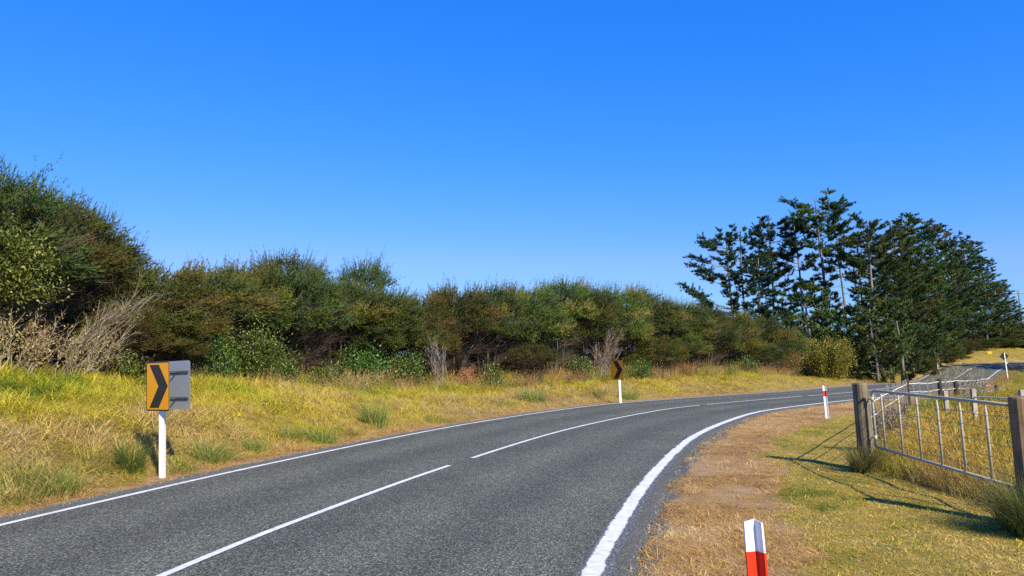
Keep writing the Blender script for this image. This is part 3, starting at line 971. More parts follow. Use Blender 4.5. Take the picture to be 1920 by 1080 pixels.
MANUKA = []
def manuka_proto(k):
    tones = [None, [DKG, MDG, OLV, BRN], [MDG, OLV, OLV, BRN], [DKG, DKG, MDG, OLV], None, [DKG * .9, MDG, MDG, OLV]]
    return manuka_parts(100 + k, 1.95, 4.4, 74 if k < 6 else 90, tones[k % 6], [.3, .55, .7, .1, .4, .15][k % 6], ([.55, .68, .5, .6, .7, .52][k % 6] if k < 6 else .05), [.2, .3, .1, .15, .25, .2][k % 6])
_mk = [manuka_proto(k) for k in range(8)]

def place_manuka(k, x, y, height, width, rz, label, group):
    z = h1(x, y)
    cr, tr, tw = _mk[k]
    sc = (width / 4.0, width / 4.0, height / 4.55)
    if not MANUKA or all(m['k_'] != k for m in MANUKA):
        t = thing('manuka_bush', label, 'bush', (x, y, z - .05), rz, group)
        t.scale = sc
        link('crown', cr, MAT['manuka'], t); link('trunk', tr, MAT['bark'], t); link('twigs', tw, MAT['dead'], t)
        MANUKA.append({'k_': k, 'o': t})
        return t
    src = next(m['o'] for m in MANUKA if m['k_'] == k)
    return dup(src, (x, y, z - .05), rz, sc, label, group)

TOPV = [(-60, 340), (0, 352), (60, 372), (110, 395), (160, 440), (215, 475), (250, 502), (300, 497), (400, 503), (470, 500), (520, 482), (590, 520), (640, 515), (685, 498), (740, 552), (800, 548), (880, 535), (970, 538), (1050, 530), (1160, 540), (1250, 565), (1320, 578), (1420, 592), (1500, 620), (1560, 640)]
def topv(u): return float(np.interp(u, [a for a, b in TOPV], [b for a, b in TOPV]))

front = [ # (u, d, width, extra px below the skyline, variant, label)
 (-40, 8.5, 4.6, 0, 3, 'tall dark green feathery bush at the left frame edge behind the yellow green tree'),
 (80, 9.4, 3.9, 10, 4, 'tall feathery dark bush leaning over the bare tan dead shrubs'),
 (168, 10.2, 3.4, 0, 5, 'dark feathery bush stepping down from the tall left clump'),
 (285, 8.2, 4.2, 8, 2, 'olive feathery bush with layered sprays above the near chevron sign'),
 (385, 8.6, 3.6, 14, 1, 'olive brown feathery bush just past the near chevron sign'),
 (455, 9.4, 3.6, 5, 0, 'feathery bush above the largest glossy green shrub'),
 (545, 8.3, 4.2, 16, 3, 'dark blue green feathery bush with slanting sprays right of the large glossy shrub'),
 (630, 9.2, 3.9, 14, 4, 'feathery bush whose dark hollow opens above two glossy shrubs'),
 (712, 8.4, 3.9, 26, 5, 'green feathery bush beneath the upright plume on the skyline'),
 (785, 8.2, 3.8, 8, 2, 'low olive feathery bush at the dip in the skyline'),
 (850, 8.0, 3.9, 6, 1, 'feathery bush above the grey leafless sapling'),
 (915, 8.2, 4.0, 6, 3, 'feathery green bush above the brown withered shrub'),
 (980, 7.8, 4.0, 8, 0, 'rust tinged feathery bush between the withered shrub and far chevron sign'),
 (1040, 8.4, 4.0, 0, 4, 'rounded feathery bush left of the far chevron sign at the highest mid skyline'),
 (1100, 7.8, 4.0, 10, 5, 'feathery bush with pinkish bare twigs beside the far chevron sign'),
 (1158, 8.0, 4.2, 2, 2, 'olive feathery bush directly above the far chevron sign'),
 (1215, 7.6, 4.2, 6, 1, 'brown olive feathery bush first to the right of the far chevron sign'),
 (1268, 7.6, 4.2, 4, 0, 'feathery bush on the falling skyline second right of the far chevron sign'),
 (1318, 7.4, 4.4, 6, 3, 'rounded feathery bush in front of the leftmost pine branches'),
 (1368, 7.4, 4.6, 4, 2, 'brown feathery bush at the foot of the leftmost pine'),
 (1415, 7.2, 4.6, 6, 4, 'low olive feathery bush under the second pine from the left'),
 (1458, 7.4, 4.2, 14, 1, 'last feathery bush before the yellow autumn shrub'),
]
GB = 'manuka bushes hedging the roadside bank'
for (u, d, w, dv, k, lab) in front:
    x, y = beside(u, d)
    top = z_at(u, topv(u) + dv, y)
    hgt = max(1.2, (top - h1(x, y)) * 1.0)
    place_manuka(k, x, y, hgt, w, rng.uniform(-.6, .6), lab, GB)
back = [
 (600, 10.5, 4.6, 40, 0, 'rear dark bush closing the hollow behind the glossy shrubs'), (470, 10.5, 4.2, 40, 1, 'rear dark bush behind the largest glossy green shrub'), (645, 10.5, 4.4, 50, 1, 'rear low bush behind the two bright glossy shrubs'),
 (40, 12.3, 5.2, 0, 0, 'tallest dark feathery bush on the skyline above the dead shrubs'),
 (110, 12.8, 3.8, 8, 3, 'dark bush on the slope of the skyline behind the tall left clump'),
 (330, 12.3, 4.8, 6, 5, 'rear feathery bush on the skyline right of the near chevron sign'),
 (430, 12.3, 4.6, 4, 1, 'rear olive bush on the skyline left of the pointed crown'),
 (520, 11.3, 4.0, 0, 4, 'pointed feathery crown standing highest in the middle left skyline'),
 (680, 10.8, 3.6, 0, 3, 'dark upright plumed bush rising above the skyline dip'),
 (830, 11.3, 4.8, 4, 0, 'rear dark bush right of the skyline dip'),
 (935, 11.3, 4.8, 6, 5, 'rear bush on the skyline above the withered shrub'),
 (1060, 11.3, 5.0, 0, 3, 'rear dark bush crowning the middle hump of the hedge'),
 (1175, 11.3, 5.2, 2, 1, 'rear bush on the skyline above the far chevron sign'),
 (1290, 11.3, 5.6, 2, 2, 'rear bush on the skyline nearing the pines'),
 (1390, 11.3, 5.6, 6, 4, 'rear brownish bush against the leftmost pine trunks'),
 (1480, 10.8, 5.0, 10, 3, 'rear dark bush between the hedge and the pine trunks'),
]
for (u, d, w, dv, k, lab) in back:
    x, y = beside(u, d)
    top = z_at(u, topv(u) + dv, y)
    place_manuka(k if u in (520, 680) else 6 + k % 2, x, y, max(1.2, top - h1(x, y)), w * 1.02, rng.uniform(-.6, .6), lab, GB)
# low skirts of the hedge
skirts = [(250, 6.8, 2.2, 1.9, 2, 'knee-high olive sprays low behind the near chevron sign'),
          (350, 6.6, 1.9, 1.5, 1, 'low olive sprays just right of the near chevron sign'),
          (1010, 6.0, 2.6, 1.9, 4, 'low drooping olive sprays left of the far chevron sign'),
          (1235, 5.8, 3.0, 2.3, 2, 'low rounded olive sprays right of the far chevron sign'),
          (1300, 5.8, 3.2, 2.4, 1, 'low brown sprays above the red dry grass'),
          (1430, 5.6, 3.4, 2.4, 0, 'low olive sprays beside the yellow autumn shrub')]
for (u, d, w, hh, k, lab) in skirts:
    x, y = beside(u, d)
    place_manuka(k, x, y, hh, w, rng.uniform(-3, 3), lab, 'low sprays at the hedge foot')

# broadleaf shrubs
def shrub_parts(seed, Rb, Ht, n, tones, leaf=(.05, .09), trunk_h=.0, spread=.9, wide=.45):
    g = np.random.default_rng(seed)
    stems = MB(); T = []; C = []
    nst = int(9 + Rb * 9)
    for k in range(nst):
        a = g.uniform(0, 2 * np.pi); rr = Rb * math.sqrt(g.uniform()) * spread
        hh = Ht * g.uniform(.55, 1.0) * (1 - .35 * (rr / Rb) ** 2)
        end = np.array([rr * math.cos(a), rr * math.sin(a), hh])
        b0 = np.array([.1 * math.cos(a), .1 * math.sin(a), -.1]) if trunk_h <= 0 else np.array([0, 0, trunk_h]) + g.normal(0, .05, 3)
        if trunk_h <= 0: b0 = b0 + np.array([end[0] * .35, end[1] * .35, 0])
        pts = [b0 + (end - b0) * t + np.array([0, 0, .12 * math.sin(3.1 * t)]) * (t < 1) + g.normal(0, .03, 3) for t in np.linspace(0, 1, 5)]
        stems.tube(pts, list(np.linspace(.02, .005, 5)), 5)
        m = n // nst
        t = g.uniform(.22 if trunk_h <= 0 else .3, 1.03, m)
        P = np.array([[np.interp(tt, np.linspace(0, 1, 5), [p[i] for p in pts]) for i in range(3)] for tt in t])
        B = P + g.normal(0, .13 + .06 * Rb, (m, 3))
        D = nrm(g.normal(0, .6, (m, 3)) + nrm(end - b0) * .35 + np.array([.12, -.2, .12]))
        L_ = g.uniform(*leaf, m)
        q = leaf_diamonds(B, D, L_, L_ * wide * g.uniform(.8, 1.2, m), g)
        tone = np.array(tones)[g.integers(len(tones), size=m)] * g.uniform(.7, 1.3, (m, 1)) * g.uniform(.85, 1.15)
        T.append(q); C.append(np.concatenate([tone, tone]))
    if trunk_h > 0:
        stems.tube([(0, 0, -.1), (.03, .02, trunk_h * .5), (0, 0, trunk_h + .1)], [.08, .07, .045], 8)
    return soup('leaves', np.concatenate(T), np.concatenate(C)), stems.mesh('stems', True)

GLG = [(.045, .10, .016), (.065, .13, .018), (.10, .17, .024), (.17, .21, .03)]
MIXG = [(.08, .13, .02), (.13, .17, .03), (.20, .20, .035), (.06, .10, .02)]
AUT = [(.26, .21, .022), (.32, .19, .022), (.14, .15, .02), (.08, .11, .018), (.27, .12, .02)]
def shrub(name, x, y, Rb, Ht, n, tones, label, group=None, seed=0, leaf=(.06, .1), wide=.45, trunk_h=0.0):
    lv, st = shrub_parts(seed, Rb, Ht, n, tones, leaf, trunk_h, wide=wide)
    t = thing(name, label, 'shrub' if trunk_h <= 0 else 'tree', (x, y, h1(x, y)), 0, group)
    link('leaves', lv, MAT['broad'], t); link('stems' if trunk_h <= 0 else 'trunk', st, MAT['bark'], t)
    return t
def at_d(u, d): return beside(u, d)
GS = 'glossy green shrubs at the foot of the hedge'
for (u, d, Rb, vtop, n, tones, lab, sd) in [
    (482, 6.3, 1.05, 612, 6500, GLG, 'largest glossy dark green shrub, right of the near chevron sign', 1),
    (415, 6.5, .55, 622, 2400, GLG, 'narrow glossy shrub tucked against the largest glossy shrub', 2),
    (540, 6.4, .5, 660, 1800, GLG, 'small glossy shrub on the right flank of the largest one', 3),
    (628, 6.0, .55, 676, 1800, MIXG, 'small yellow green shrub among tall dry stalks', 4),
    (690, 6.2, .8, 645, 3600, GLG, 'bright green rounded shrub under the dark hollow', 5),
    (762, 6.0, .9, 655, 3800, GLG, 'glossy green shrub just left of the grey leafless sapling', 6),
    (922, 5.2, .55, 680, 2000, GLG, 'small dark glossy shrub just right of the withered brown shrub', 7),
    (1090, 5.2, .7, 665, 2200, MIXG, 'olive leafy shrub left of the far chevron sign', 8),
    (1195, 5.0, .8, 672, 2200, GLG, 'low leafy shrub right of the far chevron sign', 9),
    (228, 6.4, .55, 672, 2200, MIXG, 'yellow green leafy shrub low at the left of the near chevron sign', 10),
    (1395, 5.5, 1.1, 668, 2600, MIXG, 'olive leafy shrub behind the reddish dry grass', 12),
    (1480, 5.2, 1.2, 652, 3200, AUT, 'small golden shrub left of the large yellow autumn shrub', 13)]:
    x, y = at_d(u, d); z = z_at(u, vtop, y)
    shrub('glossy_shrub', x, y, Rb, max(.6, z - h1(x, y)), n, tones, lab, GS, 200 + sd, leaf=(.06, .11))
x, y = at_d(1545, 4.8)
shrub('autumn_shrub', x, y, 2.5, z_at(1545, 628, y) - h1(x, y), 26000, AUT, 'large yellow and orange leaved shrub in front of the pine trunks', None, 230, leaf=(.10, .17), wide=.55)
# yellow green small tree at the left frame edge
x, y = at_d(-10, 7.0)
shrub('small_tree', x, y, 1.25, z_at(0, 400, y) - h1(x, y), 15000, [(.15, .17, .03), (.21, .20, .035), (.10, .12, .025), (.28, .25, .06)], 'small broad leaved yellow green tree cut by the left frame edge', None, 231, leaf=(.07, .12), wide=.42, trunk_h=1.9)

# dead shrubs and saplings
def dead_shrub(name, x, y, Ht, Rb, nst, c0, label, cat='shrub', lean=(.35, 0), fluff=0.0, seed=0, group=None, r0=.022, fc=None):
    g = np.random.default_rng(seed)
    mb = MB(); T = []; C = []
    c0 = np.array(c0)
    for k in range(nst):
        a = g.uniform(0, 2 * np.pi); sp = g.uniform(.25, 1) * Rb
        hh = Ht * g.uniform(.55, 1)
        b0 = np.array([g.normal(0, Rb * .28), g.normal(0, Rb * .18), -.08])
        end = b0 + np.array([math.cos(a) * sp + lean[0] * hh, math.sin(a) * sp * .6 + lean[1] * hh, hh])
        pts = [b0 + (end - b0) * np.array([t ** 1.3, t ** 1.3, t]) + g.normal(0, .035, 3) * (t > 0) for t in np.linspace(0, 1, 6)]
        rad = r0 * g.uniform(.6, 1.3)
        mb.tube(pts, list(np.linspace(rad, rad * .25, 6)), 5)
        pts = np.array(pts); d0 = nrm(end - b0)
        n = 12
        i = g.uniform(1.4, 5, n); P = np.stack([np.interp(i, range(6), pts[:, q]) for q in range(3)], 1)
        D = nrm(d0 + g.normal(0, .42, (n, 3)) + np.array([lean[0] * .5, 0, .1]))
        L_ = hh * g.uniform(.14, .38, n); E = P + D * L_[:, None]
        T.append(slivers(P, E, np.full(n, .013), g)); C.append(np.tile(c0 * g.uniform(.8, 1.25), (n, 1)))
        m = 7
        t = g.uniform(.3, 1, (n, m)); B = (P[:, None] + (E - P)[:, None] * t[..., None]).reshape(-1, 3)
        D2 = nrm(np.repeat(D, m, 0) + g.normal(0, .5, (n * m, 3)))
        T.append(slivers(B, B + D2 * (hh * g.uniform(.05, .14, (n * m, 1))), np.full(n * m, .008), g)); C.append(np.tile(c0, (n * m, 1)) * g.uniform(.7, 1.2, (n * m, 1)))
        if fluff > 0:
            q = int(110 * fluff)
            ti_ = g.uniform(2.5, 5, q); Bc = np.stack([np.interp(ti_, range(6), pts[:, w]) for w in range(3)], 1) + g.normal(0, .11, (q, 3))
            T.append(leaf_tris(Bc, nrm(g.normal(size=(q, 3))), g.uniform(.03, .08, q), g.uniform(.015, .035, q), g))
            cc = np.array(fc if fc is not None else (.42, .29, .12)); C.append(np.tile(cc, (q, 1)) * g.uniform(.5, 1.3, (q, 1)))
    t = thing(name, label, cat, (x, y, h1(x, y)), 0, group)
    link('stems', mb.mesh('stems', True), MAT['grey_branch'], t)
    link('twigs', soup('twigs', np.concatenate(T), np.concatenate(C)), MAT['dead'], t)
    return t
TAN = (.38, .29, .16)
GD = 'bare dead shrubs at the left'
for (u, d, vt, Rb, n, lean, fl, lab, sd) in [
    (10, 6.6, 585, .8, 9, (.1, 0), .8, 'dead shrub with curled tan leaves at the left frame edge', 1),
    (62, 6.4, 600, .7, 9, (.35, .1), .55, 'tan leafed dead shrub second from the left frame edge', 2),
    (120, 6.7, 540, .9, 18, (.62, .1), .1, 'wide fan of bare grey twigs sweeping up to the right', 3),
    (150, 6.2, 612, .6, 9, (.5, 0), .35, 'pale bare dead shrub just below the wide twig fan', 4),
    (195, 6.6, 640, .5, 9, (.45, 0), .2, 'small dead shrub of thin bare stems nearest the near chevron sign', 5)]:
    x, y = at_d(u, d)
    dead_shrub('dead_shrub', x, y, max(.6, z_at(u, vt, y) - h1(x, y)), Rb, n, TAN if sd != 3 else (.24, .19, .14), lab, lean=lean, fluff=fl, seed=300 + sd, group=GD, r0=.022 if sd != 3 else .015)
x, y = at_d(830, 5.6)
dead_shrub('leafless_sapling', x, y, z_at(830, 640, y) - h1(x, y), .45, 9, (.33, .27, .22), 'grey leafless sapling standing left of the withered brown shrub', lean=(0, 0), seed=310)
x, y = at_d(872, 5.3)
dead_shrub('withered_shrub', x, y, z_at(872, 686, y) - h1(x, y), .32, 8, (.42, .24, .12), 'small withered orange brown shrub in front of the hedge', lean=(.1, 0), fluff=1.6, seed=311, fc=(.55, .34, .12))
x, y = at_d(1125, 6.2)
dead_shrub('leafless_bush', x, y, z_at(1125, 622, y) - h1(x, y), .9, 20, (.30, .22, .19), 'pinkish grey leafless bush beside the far chevron sign', lean=(.2, 0), seed=312)
for (u, vt, sd, lab) in [(1215, 690, 20, 'straw coloured thicket right of the far chevron sign'), (1290, 676, 21, 'pale dry thicket in the reddish grass'), (1345, 684, 22, 'reddish dry thicket in front of the low hedge end'), (965, 705, 23, 'dry orange stalks left of the far chevron sign'), (660, 690, 24, 'tall dry stalks between two glossy shrubs'), (1070, 690, 25, 'orange brown dry stalks close left of the far chevron sign')]:
    x, y = at_d(u, 5.0)
    dead_shrub('dry_thicket', x, y, max(.5, z_at(u, vt, y) - h1(x, y)), 1.0, 22, [(.34, .24, .13), (.34, .17, .09)][sd % 2], lab, lean=(.1, 0), fluff=.25, seed=300 + sd, group='dry thickets along the hedge foot', r0=.008, fc=(.33, .18, .08))
# dry weeds in front of the far road
for (u, v, vt, sd, lab) in [(1797, 738, 686, 30, 'dead weed with curled seed heads behind the dark fence posts'), (1832, 745, 700, 31, 'smaller dead weed beside the pale fence post'), (1655, 800, 752, 32, 'bare twiggy weed just inside the gate')]:
    Yp = {30: 26.5, 31: 24.0, 32: 14.5}[sd]; x = column(u, Yp)
    dead_shrub('dead_weed', x, Yp, z_at(u, vt, Yp) - h1(x, Yp), [.5, .4, .35][sd - 30], 14, (.30, .25, .18), lab, 'weed', lean=(0, 0), fluff=.5, seed=300 + sd, r0=.008, fc=(.32, .26, .18))

# tall green grass clumps standing out of the bank
def clump(x, y, hgt, rad, n, tones, label, seed, name='grass_clump', group=None, w=.012, flat=.12, bend=.6):
    g = np.random.default_rng(seed)
    T = []; C = []
    for _ in range(n):
        a = g.uniform(0, 2 * np.pi); r = rad * .55 * math.sqrt(g.uniform())
        b = np.array([r * math.cos(a), r * math.sin(a), 0.0]); b[2] = h1(x + b[0], y + b[1]) - h1(x, y) - .02
        az = a + g.normal(0, .8); lean = np.array([math.cos(az), math.sin(az), 0])
        h = hgt * g.uniform(.3, 1.1) * (1 - .5 * (r / (rad * .55 + 1e-6)) ** 2 * g.uniform()); be = bend * g.uniform(.2, 1.5) * rad / max(hgt, .1) * 1.6
        side = nrm(np.array([-math.sin(az + g.normal()), math.cos(az + g.normal()), 0])) * w / 2
        c = np.array(tones[g.integers(len(tones))]) * g.uniform(.75, 1.25)
        P = [b + lean * h * (flat * t + be * t * t) + np.array([0, 0, h * t * (1 - .3 * be * t)]) for t in (0, .35, .7, 1.0)]
        for k in range(3):
            wa = 1 - .28 * k; wb = (1 - .28 * (k + 1)) if k < 2 else 0
            T.append([P[k] - side * wa, P[k] + side * wa, P[k + 1] + side * wb]); C.append(c)
            if wb: T.append([P[k] - side * wa, P[k + 1] + side * wb, P[k + 1] - side * wb]); C.append(c)
    o = link(name, soup(name, np.array(T), np.array(C)), MAT['clump'], loc=(x, y, h1(x, y)))
    return tag(o, label, 'grass', group)
GC = 'tall green grass clumps on the bank'
GG = [(.12, .20, .025), (.16, .25, .03), (.24, .29, .04), (.36, .33, .07), (.42, .32, .12)]
for (u, v, hg, rd, n, lab, sd) in [
    (105, 925, .5, .35, 260, 'bright green grass clump nearest the left frame edge', 1),
    (160, 870, .4, .5, 200, 'straw and green grass clump uphill of the brightest left clump', 13),
    (330, 880, .3, .35, 160, 'short mixed clump right behind the near chevron sign post', 14),
    (20, 935, .45, .45, 220, 'tawny grass clump touching the left frame edge', 15),
    (650, 815, .35, .35, 150, 'low yellow green clump between the bushy clump and the tall thin weed', 16),
    (820, 790, .3, .45, 150, 'low straw and green clump right of the tall thin weed', 17),
    (60, 905, .45, .3, 150, 'yellow green grass clump beside the left frame edge', 2),
    (243, 885, .62, .22, 240, 'dark green weedy clump just left of the near chevron sign post', 3),
    (398, 862, .5, .38, 300, 'wide green grass clump just right of the near chevron sign', 4),
    (478, 845, .42, .22, 150, 'slim green grass clump right of the wide one', 5),
    (545, 825, .42, .3, 200, 'green grass clump midway between sign and tall weed', 6),
    (603, 828, .5, .36, 260, 'bushy green grass clump left of the tall thin weed', 7),
    (705, 800, .95, .35, 300, 'tall thin green weed clump standing above the bank grass', 8),
    (1000, 752, .75, .6, 420, 'bright green clump left of the far chevron sign', 9),
    (1180, 748, .7, .5, 260, 'green clump at the right foot of the far chevron sign', 10),
    (1120, 745, .6, .4, 200, 'green clump just left of the far chevron sign post', 11),
    (940, 760, .4, .5, 200, 'low green clump below the small dark glossy shrub', 12)]:
    x, y = at(u, v)
    clump(x, y, hg * 1.1, rd * 1.45, int(n * 1.5), GG if sd != 3 else [(.06, .13, .02), (.10, .17, .03)], lab, 400 + sd, group=GC, w=.010)
# rank grass at the gate posts
clump(5.75, 12.40, .68, .36, 1000, [(.20, .19, .05), (.34, .26, .10), (.12, .15, .03)], 'rank mixed grass round the foot of the far gate post', 430, w=.008, bend=.6)
clump(5.50, 8.10, .85, .5, 1700, [(.07, .10, .02), (.14, .16, .035), (.30, .24, .10)], 'dark rank grass round the foot of the near gate post', 431, w=.007, bend=.6)
clump(5.36, 7.85, .62, .36, 900, [(.07, .10, .02), (.14, .16, .035)], 'dark grass tussock at the right frame edge in front of the near gate post', 432, w=.007, bend=.6)

# ------------------------------------------------------------------ pines
PG = [(.040, .078, .020), (.062, .105, .022), (.10, .13, .026), (.045, .085, .026)]
PINES = {}
def pine(name, u, Y, vtop, crown=None, step=.6, dens=1.0, wind=(.15, 0), asym=None, label='', seed=0, dead=8, lean=(0, 0), trunk_r=.17, group='pines beside the far road', rust=.015, upturn=.45, tones=None, bare_frac=.45, fol=1.0, share=None, keep=.85, rz=0.0):
    """crown: list of (height fraction, branch length in m)"""
    x = column(u, Y); zb = h1(x, Y); Ht = z_at(u, vtop, Y) - zb
    if share in PINES:
        src, h0 = PINES[share]; q = Ht / h0
        return dup(src, (x, Y, zb), rz, (q * .5 + .5, q * .5 + .5, q), label, group)
    g = np.random.default_rng(seed)
    hf = np.array([c[0] for c in crown]); rl = np.array([c[1] for c in crown])
    nT = 9
    tpts = [np.array([lean[0] * k / 8 * Ht + .15 * math.sin(k * .62 + seed), lean[1] * k / 8 * Ht + .15 * math.cos(k * .5 + seed), k / 8 * Ht * .975 - (.3 if k == 0 else 0)]) for k in range(nT)]
    tp = np.array(tpts)
    trunk = MB(); trunk.tube(tpts, [trunk_r * (1 - .85 * (k / (nT - 1))) + .02 for k in range(nT)], 8)
    on = lambda h: np.array([np.interp(h, np.linspace(0, 1, nT), tp[:, q]) for q in range(3)])
    T, C = [], []
    limbs = MB()
    h = hf[0]
    tones_ = np.array(tones if tones is not None else PG)
    while h < .97 + .02 * (step < .7):
        nb = g.integers(3, 6)
        a0 = g.uniform(0, 2 * np.pi)
        for b_ in range(int(nb * dens + g.uniform())):
            if g.uniform() > keep and h < .8: continue
            a = a0 + 2 * np.pi * b_ / max(nb, 1) + g.normal(0, .4)
            L0 = float(np.interp(h, hf, rl)) * g.uniform(.5, 1.2)
            if asym is not None: L0 *= 1 + asym[0] * math.cos(a - asym[1])
            if L0 < .2: continue
            p0 = on(h)
            d = np.array([math.cos(a) + wind[0], math.sin(a) + wind[1], 0.0]); d = d / np.linalg.norm(d)
            e0 = g.uniform(-.05, .3)
            ts = (0, .3, .6, 1.0)
            pts = [p0 + d * L0 * t + np.array([0, 0, L0 * (e0 * t + upturn * t * t * .8)]) + g.normal(0, .05, 3) * (t > 0) for t in ts]
            limbs.tube(pts, [.032 * (L0 / 2.5) + .01, .024 * (L0 / 2.5) + .008, .014, .008], 4)
            pa = np.array(pts)
            ns = max(5, int(L0 * (9 if share is None else 7.5) * fol))
            t = 1 - g.uniform(0, 1, ns) ** .9 * (1 - bare_frac); t[:3] = g.uniform(.9, 1.0, 3)
            P = np.stack([np.interp(t, ts, pa[:, q]) for q in range(3)], 1)
            # side shoots spread in a flat pad that turns up at the rim
            sd = nrm(g.normal(0, 1, (ns, 3)) * np.array([1, 1, .22]) + d * .7 + np.array([wind[0] * 1.5, wind[1], .38]))
            sl = g.uniform(.25, .75, ns) * (L0 / 2.2) ** .4
            E = P + sd * sl[:, None]
            T.append(slivers(P, E, np.full(ns, .03), g)); C.append(np.tile(np.array((.10, .075, .05)), (ns, 1)))
            base = tones_[g.integers(len(tones_))] * g.uniform(.75, 1.3)
            if g.uniform() < rust: base = np.array((.17, .12, .04))
            nt_ = 4; nn = 12 if share is None else 9
            tt = np.repeat(np.linspace(.2, 1.0, nt_)[None], ns, 0) + g.normal(0, .06, (ns, nt_))
            Q = (P[:, None] + (E - P)[:, None] * tt[..., None]).reshape(-1, 3)
            QB = np.repeat(Q, nn, 0)
            sh = np.repeat(np.repeat(sd, nt_, 0), nn, 0)
            D = nrm(sh * .7 + np.array([0, 0, .4]) + g.normal(0, .55, QB.shape))
            L_ = g.uniform(.18, .36, len(QB)); W = g.uniform(.045, .085, len(QB)) * (1 if share is None else 1.25)
            T.append(leaf_tris(QB, D, L_, W, g, np.array([0, 0, .6]) + sh * .5 + d * .5, .6))
            C.append(base[None] * np.repeat(np.repeat(g.uniform(.75, 1.3, ns), nt_), nn)[:, None] * g.uniform(.75, 1.25, (len(QB), 1)))
        h += step / Ht * g.uniform(.7, 1.3)
    for _ in range(dead):
        hh = g.uniform(max(.08, hf[0] - .35), hf[0] + .2); a = g.uniform(0, 2 * np.pi); L0 = g.uniform(.6, 2.0)
        p0 = on(hh); d = np.array([math.cos(a), math.sin(a), g.uniform(-.15, .35)])
        limbs.tube([p0, p0 + d * L0 * .5 + g.normal(0, .06, 3), p0 + d * L0 + np.array([0, 0, L0 * .15])], [.028, .018, .007], 4)
    t = thing(name, label, 'tree', (x, Y, zb), 0, group)
    link('trunk', trunk.mesh('trunk', True), MAT['pine_bark'], t)
    link('branches', limbs.mesh('branches', True), MAT['pine_bark'], t)['kind'] = 'stuff'
    link('crown', soup('crown', np.concatenate(T), np.concatenate(C)), MAT['pine'], t)
    if share is not None: PINES[share] = (t, Ht)
    return t

DARKP = [(.022, .045, .022), (.03, .058, .024), (.04, .07, .026)]
pine('pine_tree', 1378, 78, 428, crown=[(.36, 2.2), (.45, 3.4), (.52, 2.6), (.7, 2.0), (.9, 1.8), (1, .5)], asym=(.65, math.pi), wind=(-.25, 0), dens=.85, step=.75, label='leftmost pine of the group with long limbs reaching left', seed=1, dead=3, tones=DARKP)
pine('pine_tree', 1403, 80, 420, crown=[(.52, .9), (.7, 1.6), (.92, 1.7), (1, .5)], dens=.8, step=.7, label='slim pine with flat top, second from the left', seed=2, dead=8, tones=DARKP)
pine('pine_tree', 1432, 76, 468, crown=[(.12, 2.0), (.4, 2.2), (.8, 1.4), (1, .4)], dens=1.1, step=.5, label='dark dense lower pine, third from the left', seed=3, tones=DARKP, bare_frac=.3)
pine('pine_tree', 1458, 80, 405, crown=[(.5, 1.4), (.62, 2.4), (.85, 2.6), (.95, 2.0), (1, .7)], dens=.9, step=.7, label='dark pine with a broad rounded head, fourth from the left', seed=4, tones=DARKP, lean=(-.005, 0))
pine('pine_tree', 1512, 80, 397, crown=[(.42, 1.3), (.6, 1.6), (.8, 2.2), (.95, 1.9), (1, .6)], dens=.75, step=.75, label='open pine just left of the tallest pine', seed=5, lean=(-.02, 0), tones=DARKP)
pine('pine_tree', 1555, 77, 364, crown=[(.40, 1.2), (.62, 1.4), (.78, 3.0), (.90, 3.4), (.97, 2.0), (1, .9)], dens=.85, step=.75, label='tallest pine with wide spreading top and long bare trunk', seed=6, dead=14, trunk_r=.24, lean=(-.01, 0))
pine('pine_tree', 1590, 83, 402, crown=[(.62, 1.0), (.8, 2.6), (.93, 2.4), (1, .8)], dens=.6, step=.8, label='thin sparse pine just right of the tallest pine', seed=7, dead=12, lean=(-.012, 0))
pine('pine_tree', 1625, 76, 425, crown=[(.45, 1.2), (.6, 2.6), (.8, 2.5), (1, .6)], dens=.65, step=.8, label='open pine with pale trunk at the left side of the dense mass', seed=8, dead=12)
pine('pine_tree', 1650, 72, 402, crown=[(.40, 1.4), (.6, 2.6), (.85, 2.6), (1, 1.0)], dens=.9, step=.65, label='pine whose long grey trunk runs down the left of the dense mass', seed=9, dead=16, trunk_r=.22, lean=(-.02, 0))
# understorey pines between the trunks
for (u, Y, vt, sd, R_, lab) in [(1420, 84, 575, 26, 2.2, 'young dark pine behind the second slim pine'), (1545, 90, 590, 27, 2.4, 'low dark pine far behind the tallest trunk'), (1620, 90, 585, 28, 2.4, 'low dark pine far behind the short bushy pines'), (1475, 72, 560, 20, 2.0, 'young dark pine behind the golden shrub'), (1515, 70, 530, 21, 2.0, 'young green pine left of the tallest trunk'), (1560, 74, 545, 22, 2.2, 'young pine at the foot of the tallest trunk'), (1605, 72, 575, 23, 2.1, 'short bushy pine beneath the sparse pine'), (1638, 68, 575, 24, 2.2, 'short bushy pine left of the grey trunk'), (1685, 70, 560, 25, 2.6, 'short bushy pine right of the grey trunk')]:
    pine('young_pine', u, Y, vt, crown=[(.04, R_), (.4, R_ * .95), (.8, R_ * .6), (1, .3)], dens=1.0, step=.5, label=lab, seed=sd, dead=6, trunk_r=.13, group='young pines under the tall ones', bare_frac=.3, tones=PG[:3], share='y%d' % (sd % 2), rz=sd * 1.3, fol=.8)
